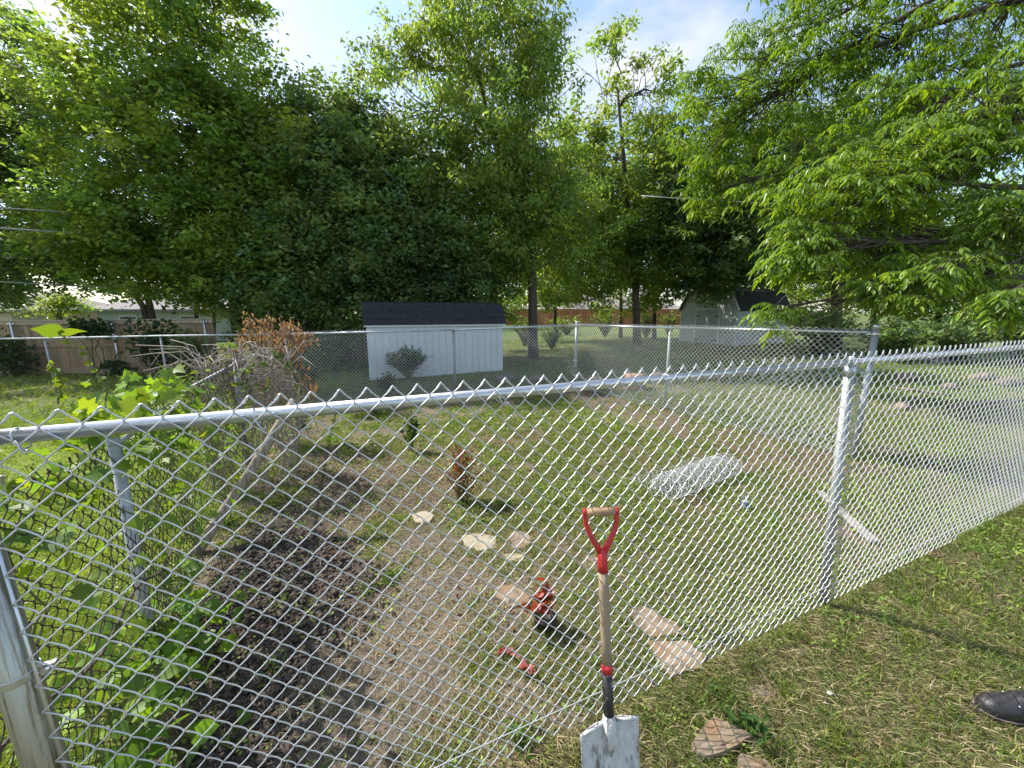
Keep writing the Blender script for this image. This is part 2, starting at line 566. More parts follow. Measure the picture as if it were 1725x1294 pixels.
mr = N.new('ShaderNodeMapRange'); mr.inputs['From Min'].default_value = .46; mr.inputs['From Max'].default_value = .68
L.new(nz.outputs['Fac'], mr.inputs['Value'])
mx = N.new('ShaderNodeMix'); mx.data_type = 'RGBA'
L.new(mr.outputs['Result'], mx.inputs['Factor'])
L.new(sky.outputs['Color'], mx.inputs['A'])
mx.inputs['B'].default_value = (3.4, 3.5, 3.7, 1)
L.new(mx.outputs['Result'], bg.inputs['Color'])
bg.inputs['Strength'].default_value = .13

sl = bpy.data.lights.new('sun', 'SUN')
sl.energy = 3.7
sl.angle = math.radians(.5)
sl.color = (1, .95, .87)
so = bpy.data.objects.new('sun', sl)
COL.objects.link(so)
sd = Vector((math.cos(SUN_EL) * math.sin(SUN_AZ), math.cos(SUN_EL) * math.cos(SUN_AZ), math.sin(SUN_EL)))
so.rotation_euler = sd.to_track_quat('Z', 'Y').to_euler()
so.location = (-20, 15, 30)
S.view_settings.view_transform = 'Standard'
S.view_settings.look = 'None'
S.view_settings.exposure = 1.2
S.view_settings.gamma = 1
S.cycles.max_bounces = 7
S.cycles.transparent_max_bounces = 8
S.cycles.diffuse_bounces = 4
S.cycles.glossy_bounces = 3
S.cycles.transmission_bounces = 4
S.cycles.caustics_reflective = False
S.cycles.caustics_refractive = False
S.cycles.use_denoising = True

# ------------------------------------------------------------------ ground sheet
STONES = []   # (polygon) filled below, used to keep grass off the slabs


def geo(a, b, n):
    return np.geomspace(a, b, n)


gx = np.unique(np.round(np.concatenate((-geo(5, 400, 45)[::-1], np.arange(-5, 7, .05), geo(7, 400, 45))), 4))
gy = np.unique(np.round(np.concatenate((-geo(.4, 60, 14)[::-1], np.arange(-.4, 9.5, .05), geo(9.5, 500, 60))), 4))
GX, GY = np.meshgrid(gx, gy)
fx, fy = GX.ravel(), GY.ravel()
gzv = gz(fx, fy)
g = grassiness(fx, fy)
bed = bedmask(fx, fy)
n3 = fbm(fx, fy, .5, 77, 3)
n4 = fbm(fx, fy, .13, 91, 2)
dirt = np.array((.160, .130, .104)); straw = np.array((.235, .19, .12)); green = np.array((.12, .135, .045)); dark = np.array((.085, .068, .056)); reds = np.array((.135, .098, .072))
colr = dirt[None] * (1 - .45 * n4[:, None] + .2)
sm = sstep(.4, .65, n3)[:, None]
colr = colr * (1 - .45 * sm) + straw * .45 * sm
colr = colr * (1 - .62 * g[:, None]) + green * .62 * g[:, None]
mud = sstep(1.2, .3, segdist(fx, fy, (-2.3, 4.7), (-1.2, 4.0)) + .5 * (n3 - .5))[:, None]
colr = colr * (1 - .6 * mud) + np.array((.075, .056, .042)) * .6 * mud
d3 = sstep(.9, .3, segdist(fx, fy, (1.3, 8.9), (3.7, 4.3)) + .4 * (n3 - .5))[:, None]
colr = colr * (1 - .7 * d3) + reds * .7 * d3
colr = colr * (1 - bed[:, None]) + dark * bed[:, None]
lo = sstep(0, .4, leftof_old(fx, fy))[:, None] * sstep(.5, 1.0, fy)[:, None]
colr = colr * (1 - lo) + np.array((.17, .22, .045)) * lo
far = sstep(9.5, 12, np.hypot(fx, fy))[:, None]
farg = np.array((.085, .125, .03))[None] * (.75 + .5 * fbm(fx, fy, 2.5, 13, 3)[:, None])
patch = sstep(.5, .7, fbm(fx, fy, 3.1, 15, 3))[:, None] * .5
farg = farg * (1 - patch) + np.array((.16, .13, .07)) * patch
colr = colr * (1 - far) + farg * far
nx, ny = len(gx), len(gy)
ii = np.arange(nx * ny).reshape(ny, nx)
fq = np.stack((ii[:-1, :-1], ii[:-1, 1:], ii[1:, 1:], ii[1:, :-1]), -1).reshape(-1, 4)
go = mesh_np('ground', np.stack((fx, fy, gzv), 1), [fq], M['ground'], None, colr, True)
go['kind'] = 'structure'


# ------------------------------------------------------------------ chain link fabric
def chain_fabric(name, path, ztop, height, mat, parent, w=.0715, vh=.074, r=.0019, sides=5, dep=.0054, s0=0.0, flip=1, fine=True, hooks=True, sag=None):
    """woven zigzag wires following a plan polyline; ztop(s) gives the height of the upper points"""
    path = np.asarray(path, float)
    seg = np.hypot(*(path[1:] - path[:-1]).T)
    cum = np.concatenate(([0], np.cumsum(seg)))
    ncol = int((cum[-1] - s0) / (w / 2))
    nper = int(round(height / vh))
    fr = np.array((0, .10, .19, .25, .31, .40, .5, .60, .69, .75, .81, .90)) if fine else np.array((0, .22, .28, .5, .72, .78))
    # bends sit at q = 0 and .5: shift the dense samples there
    fr = np.sort((fr + .25) % 1.0)
    q = np.concatenate([k + fr for k in range(nper)] + [[nper]])
    kk = .97
    tri = np.arcsin(kk * np.cos(2 * PI * q)) / math.asin(kk)     # +1 at q=0
    te = .5 - .5 * tri                                            # even wires: 0 at the top
    sq = np.tanh(1.3 * np.sin(2 * PI * q)) / math.tanh(1.3)
    zq = -q * vh
    if hooks:
        ok = (q > .1) & (q < nper - .1)
        zb_ = zq[-1]
        te = np.concatenate(([-.36, -.06, .0, .05], te[ok], [.05, .0, -.06, -.36]))
        sq = np.concatenate(([-.3, -.75, -.2, .5], sq[ok], [-.5, .2, .75, .3]))
        zq = np.concatenate(([-.0135, -.0005, .0025, .0], zq[ok], [zb_, zb_ - .0025, zb_ + .0005, zb_ + .0135]))
    W = np.arange(ncol)
    even = (W % 2 == 0)[:, None]
    ov = 1.05
    t = np.where(even, te[None], 1 - te[None])
    t = .5 + (t - .5) * ov
    d = np.where(even, -sq[None], sq[None]) * dep * flip
    s = s0 + (W[:, None] + t) * (w / 2)
    px = np.interp(s, cum, path[:, 0]); py = np.interp(s, cum, path[:, 1])
    idx = np.clip(np.searchsorted(cum, s, side='right') - 1, 0, len(seg) - 1)
    tx = ((path[1:] - path[:-1]) / seg[:, None])[idx]
    nrm = np.stack((tx[..., 1], -tx[..., 0], np.zeros_like(s)), -1)     # towards the right-hand side of the path
    z = ztop(s) + zq[None]
    if sag is not None:
        o = sag(s, z)
        px = px + nrm[..., 0] * o; py = py + nrm[..., 1] * o
    P = np.stack((px, py, z), -1) + nrm * d[..., None]
    T = unit(np.gradient(P, axis=1))
    A = unit(np.cross(T, nrm)); B = np.cross(T, A)
    ang = np.arange(sides) * 2 * PI / sides
    V = P[:, :, None, :] + r * (np.cos(ang)[None, None, :, None] * A[:, :, None, :] + np.sin(ang)[None, None, :, None] * B[:, :, None, :])
    K = P.shape[1]
    i0 = (np.arange(ncol)[:, None, None] * K + np.arange(K - 1)[None, :, None]) * sides
    k = np.arange(sides)[None, None, :]; k2 = (k + 1) % sides
    f = np.stack((i0 + k, i0 + k2, i0 + sides + k2, i0 + sides + k), -1).reshape(-1, 4)
    return mesh_np(name, V.reshape(-1, 3), [f], mat, parent, None, True)


def torus_tie(mb, c, axis, R, r, n=12, sides=5, a0=0, a1=2 * PI):
    axis = unit(np.asarray(axis, float))
    ref = np.array((0, 0, 1.)) if abs(axis[2]) < .9 else np.array((1., 0, 0))
    u = unit(np.cross(axis, ref)); v = np.cross(axis, u)
    pts = [np.asarray(c) + R * (math.cos(a) * u + math.sin(a) * v) for a in np.linspace(a0, a1, n)]
    mb.tube(pts, r, sides)


# ---- front fence
FT = np.array((FD[0], FD[1], 0))


def fpos(s, off=0.0, z=0.0):
    return np.array((FD[0] * s + FN[0] * (FDIST + off), FD[1] * s + FN[1] * (FDIST + off), z))


rl = onfence(0, 737, .024); rr = onfence(1425, 611, .024)
s_l, s_r = rl[:2] @ FD, rr[:2] @ FD


def rail_z(s):
    return rl[2] + (rr[2] - rl[2]) * (s - s_l) / (s_r - s_l)


pl = onfence(66, 1230, .03)
s_post = pl[:2] @ FD
pr_b = onfence(1384, 1036, .03); pr_t = onfence(1432, 618, .03)
s_pr = (pr_t[:2] @ FD)
S_END = 7.2
fence = thing('chain_link_fence', 'new galvanised chain link fence running close across the foreground, shovel leaning on it', 'fence', (*fpos(s_r)[:2], float(gz(*fpos(s_r)[:2]))))
kn = onfence(240, 696); sk = kn[:2] @ FD
W_ = .0715
s_start = s_post + .03
kcol = math.ceil((s_start - sk) / W_)
s_first = sk + kcol * W_
fab_h = .074 * 21
chain_fabric('mesh_fabric', [fpos(s_first)[:2], fpos(S_END)[:2]], lambda s: rail_z(s + s_first) + .054, fab_h, M['wire'], fence, w=W_, r=.0020, sides=6, flip=1)
mb = MB()
mb.tube([fpos(s, .024, rail_z(s)) for s in (s_post - .02, 1.0, s_r + .06)], .0178, 20)
mb.build('top_rail', M['galv'], fence, True)
mb = MB()
mb.tube([fpos(s, .024, rail_z(s)) for s in (s_r + .062, 4.0, S_END)], .0165, 18)
mb.build('top_rail', M['galv'], fence, True)
mb = MB()   # swaged sleeve at the joint
mb.tube([fpos(s, .024, rail_z(s)) for s in (s_r + .03, s_r + .09)], .0205, 18)
mb.build('rail_sleeve', M['galv'], fence, True)
# left terminal post
pb = fpos(s_post, .03, 0); zt = rail_z(s_post) + .06
LEAN = np.array((-FT[0] * .022, -FT[1] * .022, 1.0))


def pax(z):
    return np.array((pb[0], pb[1], 0)) + np.array((LEAN[0], LEAN[1], 0)) * (z - .5) + np.array((0, 0, z))


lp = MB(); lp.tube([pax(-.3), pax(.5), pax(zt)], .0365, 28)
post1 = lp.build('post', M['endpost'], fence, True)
post1['label'] = 'thick end post with a steel band, brown reflections put into its colour'
cp = MB(); cp.lathe([(.040, -.02), (.041, .01), (.036, .028), (.02, .042), (.002, .047)], pax(zt), LEAN, sides=24)
cp.build('post_cap', M['galv'], fence, True)
bandz = [onfence(60, 1128, .03)[2], rail_z(s_post) - .10, .25]
for bz in bandz:
    b_ = MB()
    c_ = pax(bz)
    b_.lathe([(.0378, -.011), (.0395, -.010), (.0395, .010), (.0378, .011)], c_, LEAN, sides=26)
    e = c_ + FT * .052
    b_.box(e, (.034, .012, .022), math.atan2(FD[1], FD[0]))
    band = b_.build('tension_band', M['galv'], fence, False, .001)
    bo = MB(); nn = np.array((FN[0], FN[1], 0))
    bo.tube([e + FT * .006 - nn * .020, e + FT * .006 - nn * .012, e + FT * .006 - nn * .0118, e + FT * .006 + nn * .022], [.0085, .0085, .0045, .0045], 8)
    bo.build('bolt', M['galv'], band)
tb = MB(); tb.tube([pax(.1) + FT * .044 - nn * .02, pax(rail_z(s_post) - .04) + FT * .044 - nn * .02], .004, 6)
tb.build('tension_bar', M['galv'], fence, True)
rc = MB(); c_ = pax(rail_z(s_post)); rc.tube([fpos(s_post - .02, .024, rail_z(s_post)), fpos(s_post + .03, .024, rail_z(s_post))], .0225, 16)
rc.build('rail_cup', M['galv'], fence, True)
# right line posts
for sb, tb_ in ((pr_b, pr_t), (fpos(5.75, .03, 0), fpos(5.75, .03, rail_z(5.75) - .03))):
    zt2 = rail_z(tb_[:2] @ FD) - .012
    b0 = np.array((sb[0], sb[1], float(gz(sb[0], sb[1])) - .15)); t0 = np.array((tb_[0], tb_[1], zt2 - .01))
    p = MB(); p.tube([b0, t0], .0245, 20)
    po = p.build('post', M['post'], fence, True)
    po['label'] = 'slim upright line post under the top rail'
    lc = MB(); ax = unit(t0 - b0)
    lc.tube([t0 - ax * .055, t0 - ax * .002], .0282, 20)
    c0 = np.array((t0[0], t0[1], zt2 + .012))
    rings = []
    torus_tie(lc, c0, FT, .0235, .0075, 20, 8)
    lc.tube([c0 - FT * .012, c0 + FT * .012], .027, 20, False)
    lc.build('loop_cap', M['galv'], fence, True)
# tension wire along the bottom and the tie wires
mb = MB(); mb.tube([fpos(s, .006, rail_z(s) + .054 - fab_h + .10 + .006 * math.sin(3 * s)) for s in np.linspace(s_first, S_END, 24)], .0021, 6)
mb.build('tension_wire', M['wire'], fence, True)
for s_t in [onfence(25, 735)[:2] @ FD, onfence(432, 720)[:2] @ FD, onfence(840, 668)[:2] @ FD, onfence(1128, 640)[:2] @ FD] + [3.3, 3.9, 4.5]:
    mb = MB()
    c = fpos(s_t, .016, rail_z(s_t) - .004)
    tdir = unit(FT + np.array((0, 0, .25)))
    torus_tie(mb, c, tdir, .0245, .0019, 14, 5)
    e = c - np.array((FN[0], FN[1], 0)) * .02
    mb.tube([e, e + np.array((.01, 0, -.022)), e + np.array((.024, -.004, -.028)), e + np.array((.03, -.006, -.018))], .0019, 5)
    mb.build('tie_wire', M['wire'], fence, True)
for zz in (.45, .72, 1.1, 1.3):
    mb = MB(); f_ = (zz - 0) / 1.5
    c = pr_b + (pr_t - pr_b) * ((zz - pr_b[2]) / (pr_t[2] - pr_b[2]))
    torus_tie(mb, c - np.array((FN[0], FN[1], 0)) * .006, (0, .15, 1), .031, .0019, 16, 5)
    mb.build('tie_wire', M['wire'], fence, True)

# ---- back fence (two runs meeting at a corner post)
BP = [np.array(p) for p in BACKPTS]
tops = [at(480, 563, BP[0][1])[2], at(765, 556, BP[1][1])[2], at(972, 548, BP[2][1])[2], at(1128, 552, BP[3][1])[2], at(1465, 560, BP[4][1])[2]]
back = thing('chain_link_fence', 'bright chain link fence enclosing the far end of the yard, turning at a corner post', 'fence', (1.54, 9.2, float(gz(1.54, 9.2))))
seg = [np.linalg.norm(BP[i + 1] - BP[i]) for i in range(4)]
cum = np.concatenate(([0], np.cumsum(seg)))


def arc(i0, i1):
    pts = BP[i0:i1 + 1]
    c = cum[i0:i1 + 1] - cum[i0]
    zz = tops[i0:i1 + 1]
    return pts, (lambda s: np.interp(s, c, zz) + .052)


for (a, b) in ((0, 2), (2, 4)):
    pts, zt_ = arc(a, b)
    chain_fabric('mesh_fabric', pts, zt_, .074 * 21, M['wire'], back, r=.0026, sides=4, fine=False, hooks=False)
for i in range(4):
    dv = (BP[i + 1] - BP[i]) / seg[i]
    nn = np.array((-dv[1], dv[0], 0)) * .022
    p0 = np.array((*BP[i], tops[i])) + nn; p1 = np.array((*BP[i + 1], tops[i + 1])) + nn
    mb = MB(); mb.tube([p0, p1], .020, 14)
    mb.build('top_rail', M['galv'], back, True)
    mb = MB(); mb.tube([p0 - (0, 0, 1.46), p1 - (0, 0, 1.46)], .0022, 5)
    mb.build('tension_wire', M['wire'], back, True)
for i in range(5):
    big = i in (0, 2, 4)
    x, y = BP[i]
    off = np.array((-.02, .035)) if i < 2 else (np.array((.0, .05)) if i == 2 else np.array((.045, .02)))
    if i == 4: off = np.array((.02, -.01))
    x, y = x + off[0], y + off[1]
    r_ = .034 if big else .024
    zt_ = tops[i] + (.06 if big else -.012)
    mb = MB(); mb.lathe([(r_, -.3), (r_, zt_)], (x, y, 0), sides=20)
    mb.build('post', M['post'], back, True)
    mb = MB()
    if big:
        mb.lathe([(r_ + .003, zt_ - .02), (r_ + .004, zt_ + .012), (r_, zt_ + .026), (r_ * .5, zt_ + .036), (.002, zt_ + .04)], (x, y, 0), sides=20)
    else:
        mb.lathe([(r_ + .003, zt_ - .05), (r_ + .003, zt_), (r_ + .006, zt_ + .012), (r_ * .9, zt_ + .034), (.003, zt_ + .042)], (x, y, 0), sides=16)
    mb.build('post_cap', M['galv'], back, True)
    if big and i:
        for k in range(4):
            bz = tops[i] - .015 - k * .36 - (.1 if k else 0)
            mb = MB(); mb.lathe([(r_ + .002, bz - .012), (r_ + .004, bz - .011), (r_ + .004, bz + .011), (r_ + .002, bz + .012)], (x, y, 0), sides=20)
            dv = (BP[i - 1] - BP[i]); dv /= np.linalg.norm(dv)
            mb.box((x + dv[0] * (r_ + .02), y + dv[1] * (r_ + .02), bz), (.04, .012, .024), math.atan2(dv[1], dv[0]))
            mb.build('tension_band', M['galv'], back)

# ---- old rusty fence on the left
old = thing('chain_link_fence', 'old rusty brown chain link fence overgrown with vines beside the dug soil', 'fence', (-1.75, 1.65, float(gz(-1.75, 1.65))))
OP = [np.array(p) for p in OLDLINE]
oc = np.concatenate(([0], np.cumsum([np.linalg.norm(OP[i + 1] - OP[i]) for i in range(len(OP) - 1)])))
chain_fabric('mesh_fabric', OP, lambda s: 1.28 + .03 * np.sin(s * 2.1) + .02 * np.sin(s * 5), .078 * 16, M['rustwire'], old, w=.075, vh=.078, r=.0019, sides=5, dep=.005, s0=.0,
             sag=lambda s, z: .035 * np.sin(s * 1.7 + 2 * z) + .02 * np.sin(7 * s + 3 * z))
for i in (2, 4, 5):
    x, y = OP[i] + np.array((-.03, -.02))
    mb = MB(); mb.tube([(x, y, -.3), (x + .01, y + .01, 1.30)], .024, 14)
    mb.build('post', M['oldpost'], old, True)
mb = MB(); mb.tube([(p[0] - .01, p[1], 1.24) for p in OP[2:]], .013, 10)
mb.build('top_rail', M['oldpost'], old, True)
mb = MB(); mb.tube([(np.interp(s, oc, [p[0] for p in OP]) + .03, np.interp(s, oc, [p[1] for p in OP]), .70 - .12 * s + .04 * math.sin(9 * s)) for s in np.linspace(.0, 1.4, 14)], .006, 6)
mb.build('vine_stem', M['bark'], old, True)

# ---- dull chain link fence far left
fl = [np.array(p) for p in ((-5.2, 8.9), (-8.4, 9.25), (-11.6, 9.6), (-16, 10.1))]
flt = [at(400, 563, 8.9)[2], at(230, 566, 9.25)[2], at(60, 570, 9.6)[2], at(-60, 573, 10.1)[2]]
low = thing('chain_link_fence', 'dull thin-railed chain link fence in front of the wooden fence', 'fence', (-8.4, 9.25, float(gz(-8.4, 9.25))))
fcum = np.concatenate(([0], np.cumsum([np.linalg.norm(fl[i + 1] - fl[i]) for i in range(3)])))
chain_fabric('mesh_fabric', fl, lambda s: np.interp(s, fcum, flt), .074 * 15, M['rustwire'], low, r=.0014, sides=3, fine=False, hooks=False)
mb = MB(); mb.tube([(p[0], p[1], z) for p, z in zip(fl, flt)], .021, 10)
mb.build('top_rail', M['oldpost'], low, True)
for p, z in zip(fl, flt):
    mb = MB(); mb.lathe([(.021, -.3), (.021, z - .01)], (p[0], p[1] + .02, 0), sides=12)
    mb.build('post', M['oldpost'], low, True)

# ------------------------------------------------------------------ shovel
g0 = onfence(1012, 862, -.045)
sh = at(1026, 1216, 1.19)
axis = unit(sh - g0)                       # from grip down to the blade
shov = thing('shovel', 'short shovel with red handle frame and cement-crusted blade leaning on the near fence', 'shovel', sh + axis * .28)
sx = unit(np.array((.95, .30, 0.0)) - axis * (np.array((.95, .30, 0.0)) @ axis))   # across the blade
sn = np.cross(sx, axis)                     # blade normal
if sn[1] > 0: sn = -sn
hx = unit(np.array((1.0, -.03, 0)) - axis * (np.array((1.0, -.03, 0)) @ axis))
mb = MB(); mb.tube([g0 - hx * .054, g0 - hx * .02, g0 + hx * .02, g0 + hx * .054], [.0150, .0168, .0168, .0150], 16)
mb.build('grip', M['grip'], shov, True)
mb = MB()
for sgn in (-1, 1):
    mb.tube([g0 + hx * sgn * .056 - axis * .012, g0 + hx * sgn * .0585 + axis * .01, g0 + hx * sgn * .058 + axis * .045, g0 + hx * sgn * .044 + axis * .085, g0 + hx * sgn * .022 + axis * .125, g0 + hx * sgn * .008 + axis * .155],
            [.0095, .0105, .0095, .010, .012, .012], 10)
    mb.tube([g0 + hx * sgn * .053, g0 + hx * sgn * .068], .0135, 14)
mb.tube([g0 + axis * .14, g0 + axis * .165, g0 + axis * .2, g0 + axis * .225], [.0135, .0185, .0195, .0205], 16)
mb.build('handle_frame', M['redpaint'], shov, True)
Ls = np.linalg.norm(sh - g0)
mb = MB(); mb.tube([g0 + axis * t for t in (.222, .3, .4, .5, Ls * .74)], [.0185, .0192, .0195, .0193, .019], 18)
mb.build('shaft', M['ash'], shov, True)
mb = MB(); mb.tube([g0 + axis * t for t in (Ls * .725, Ls * .765)], .0212, 18)
mb.build('ferrule', M['redpaint'], shov, True)
mb = MB(); mb.tube([g0 + axis * t for t in (Ls * .765, Ls * .9, Ls * .985)], [.0195, .0195, .019], 18)
mb.build('socket', M['blackpaint'], shov, True)
# blade: curved sheet with folded top step and a central swelling
nu, nv = 17, 15
vs = []; BW, BL = .245, .30
for side in (0, 1):
    for j in range(nv):
        v = j / (nv - 1)
        for i in range(nu):
            u = i / (nu - 1) * 2 - 1
            wdt = BW / 2 * (1 - .04 * v)
            tip = BL * v * (1 - .10 * u * u * v)
            bow = .020 * (u * u) * (1 - .3 * v) - .010
            swell = .020 * math.exp(-(u / .2) ** 2) * max(0, 1 - v / .55) ** 1.2
            p = sh + sx * u * wdt + axis * (tip - .004 + .016 * (abs(u) ** 1.2 - .3) * (1 - v)) + sn * (-bow * -1 + swell) - sn * side * .0035
            vs.append(p)
fs = []
for side in (0, 1):
    o = side * nu * nv
    for j in range(nv - 1):
        for i in range(nu - 1):
            a = o + j * nu + i
            fs.append((a, a + 1, a + nu + 1, a + nu) if side else (a, a + nu, a + nu + 1, a + 1))
per = [i for i in range(nu)] + [j * nu + nu - 1 for j in range(1, nv)] + [(nv - 1) * nu + i for i in range(nu - 2, -1, -1)] + [j * nu for j in range(nv - 2, 0, -1)]
for k in range(len(per)):
    a, b = per[k], per[(k + 1) % len(per)]
    fs.append((a, b, b + nu * nv, a + nu * nv))
mb = MB(); mb.add(vs, fs)
# rolled foot step on each shoulder
for sgn in (-1, 1):
    mb.tube([sh + sx * sgn * .03 + axis * .002 - sn * .002, sh + sx * sgn * .07 + axis * .006 + sn * .004, sh + sx * sgn * BW / 2 * .99 + axis * .011 + sn * .009], .006, 8)
mb.tube([g0 + axis * Ls * .965, g0 + axis * (Ls * 1.0), sh + axis * .05 + sn * .006, sh + axis * .12 + sn * .004], [.0205, .027, .026, .006], 14)
mb.build('blade', M['blade'], shov, True)

# ------------------------------------------------------------------ boot at the right edge
toe = gnd(1643, 1200)
bd = unit(np.array((.98, -.20, 0))); bs = np.array((-bd[1], bd[0], 0))
boot = thing('boot', 'black lace-up leather boot with worn sole edge standing on the mown grass', 'boot', toe + bd * .15)
bz = toe[2] + .004


def ring_foot(x, hw, h, z0, squ=.75, n=18):
    r_ = []
    for k in range(n):
        a = 2 * PI * k / n
        c, s_ = math.cos(a), math.sin(a)
        yy = hw * math.copysign(abs(c) ** squ, c)
        zz = (h * math.copysign(abs(s_) ** squ, s_) if s_ > 0 else 0.012 * s_)
        r_.append(toe + bd * x + bs * yy + np.array((0, 0, z0 - toe[2] + zz)))
    return r_


prof = [(.004, .012, .02), (.012, .028, .040), (.03, .042, .055), (.06, .051, .064), (.09, .053, .070), (.12, .051, .082), (.15, .046, .10), (.18, .042, .118), (.21, .040, .128), (.25, .039, .125), (.285, .036, .11), (.305, .02, .08)]
mb = MB(); mb.loft([ring_foot(x, hw, h, bz + .028) for x, hw, h in prof])
mb.loft([[toe + bd * (.235 - .01 * k) + np.array((0, 0, bz - toe[2] + .09 + .055 * k)) + bd * rx * math.cos(a) + bs * ry * math.sin(a) for a in np.linspace(0, 2 * PI, 18, False)]
         for k, (rx, ry) in enumerate(((.066, .04), (.062, .042), (.06, .045), (.062, .047)))])
mb.build('upper', M['leather'], boot, True)
mb = MB()
out = [(.0, .014), (.012, .032), (.03, .046), (.06, .055), (.1, .057), (.15, .049), (.2, .044), (.26, .044), (.3, .034), (.312, .012)]
poly = [toe + bd * x + bs * y for x, y in out] + [toe + bd * x - bs * y for x, y in out[::-1]]
mb.prism([(p[0], p[1]) for p in poly], bz, bz + .026)
mb.build('sole', M['sole'], boot, False, .004)
mb = MB(); mb.tube([np.array((p[0], p[1], bz + .0285)) for p in poly], .0035, 6)
mb.build('welt', M['welt'], boot, True)
for k in range(5):
    x = .115 + .028 * k
    h = np.interp(x, [p[0] for p in prof], [p[2] for p in prof])
    mb = MB()
    b0 = toe + bd * x + np.array((0, 0, bz - toe[2] + .030 + h))
    mb.tube([b0 - bs * .030 + bd * .004 - (0, 0, .014), b0 - bs * .012 + (0, 0, .003), b0 + bs * .012 + bd * .012 + (0, 0, .004), b0 + bs * .030 + bd * .014 - (0, 0, .012)], .0032, 6)
    lo_ = mb.build('lace', M['lace'], boot, True)
    for sg in (-1, 1):
        mb = MB()
        mb.lathe([(.001, 0), (.005, .002), (.004, .005), (.001, .006)], b0 + bs * sg * .034 - (0, 0, .016), bs * sg + np.array((0, 0, .8)), 8)
        mb.build('eyelet', M['eyelet'], lo_, True)

# ------------------------------------------------------------------ stones
STN = [  # px outline (image), thickness, material, label
    ([(1162, 1262), (1200, 1215), (1238, 1230), (1268, 1248), (1238, 1270), (1184, 1288)], .045, 'stone', 'tan flagstone with mesh shadows, loose in the grass below the near fence'),
    ([(1244, 1279), (1290, 1290), (1310, 1310), (1260, 1330), (1240, 1300)], .045, 'stone', 'tan flagstone cut by the lower edge of the picture beside a weed'),
    ([(1262, 1160), (1290, 1150), (1312, 1170), (1300, 1190), (1266, 1182)], .012, 'stone', 'small half-buried flagstone in grass outside the near fence'),
    ([(1315, 1090), (1350, 1080), (1372, 1098), (1340, 1112)], .010, 'stone', 'small grey flagstone almost covered by dry grass near the fence post'),
    ([(1090, 1085), (1150, 1082), (1192, 1108), (1183, 1132), (1130, 1146), (1108, 1125)], .05, 'stone', 'large orange-tan flagstone passing under the near fence mesh'),
    ([(1058, 1030), (1082, 1022), (1140, 1052), (1160, 1072), (1100, 1078), (1075, 1060)], .035, 'stone', 'long tan flagstone behind the shovel shaft, above the large one'),
    ([(832, 992), (862, 986), (898, 1004), (890, 1022), (858, 1026), (838, 1010)], .035, 'stone', 'tan flagstone touching the red-leaved potted plant'),
    ([(778, 905), (806, 899), (838, 906), (836, 926), (806, 932), (784, 922)], .035, 'palestone', 'broad pale mossy flagstone between the whitish stone and a brown flagstone'),
    ([(860, 902), (884, 897), (896, 912), (886, 928), (862, 926)], .04, 'stone', 'brown cracked flagstone beside the broad pale mossy flagstone'),
    ([(846, 935), (882, 932), (886, 946), (858, 950)], .02, 'palestone', 'small flat pale stone in grass below the mossy flagstone'),
    ([(692, 870), (716, 863), (733, 872), (722, 884), (700, 884)], .05, 'palestone', 'small whitish stone on bare dirt near the leaning pole'),
    ([(984, 938), (1000, 934), (1012, 945), (1000, 952)], .02, 'stone', 'little tan stone in grass beside the red shovel handle frame'),
]
for px, th, mt, lab in STN:
    pts = [gnd(a, b) for a, b in px]
    c = np.mean(pts, axis=0)
    # roughen the outline
    ring = []
    n = len(pts)
    for k in range(n):
        a, b = pts[k], pts[(k + 1) % n]
        for t in (0, .33, .66):
            p = a + (b - a) * t
            p = c + (p - c) * (1 + random.uniform(-.09, .05))
            ring.append(p)
    STONES.append([(p[0], p[1]) for p in ring])
    zb = c[2] - .03
    top = c[2] + th * (.75 if th == .045 else .42)
    rings = [[np.array((*(c + (p - c) * 1.0)[:2], zb)) for p in ring],
             [np.array((*(c + (p - c) * 1.0)[:2], top - .008 + random.uniform(-.002, .002))) for p in ring],
             [np.array((*(c + (p - c) * .965)[:2], top + random.uniform(-.003, .003))) for p in ring],
             [np.array((*(c + (p - c) * .55)[:2], top + random.uniform(-.005, .006))) for p in ring]]
    mb = MB(); mb.loft(rings)
    tag(mb.build('flagstone', M[mt], None, False), lab, 'stone', 'flagstones laid in the grass')


def rock(name, c, r, mt, label, group, seed, flat=.75, cat='rock'):
    rs = np.random.default_rng(seed)
    nu_, nv_ = 16, 10
    ph = rs.uniform(0, 6.28, 6)
    rings = []
    for j in range(nv_):
        th = PI * (j + .5) / nv_
        rg = []
        for i in range(nu_):
            a = 2 * PI * i / nu_
            k = 1 + .14 * math.sin(2 * a + ph[0]) + .1 * math.sin(3 * a + ph[1] + 2 * th) + .08 * math.sin(5 * a + ph[2] + 3 * th) + rs.uniform(-.04, .04)
            rg.append(np.array(c) + np.array((r[0] * k * math.sin(th) * math.cos(a), r[1] * k * math.sin(th) * math.sin(a), -r[2] * math.cos(th) * (1 + .1 * math.sin(4 * a + ph[3])))))
        rings.append(rg)
    mb = MB(); mb.loft(rings)
    return tag(mb.build(name, M[mt], None, True), label, cat, group)


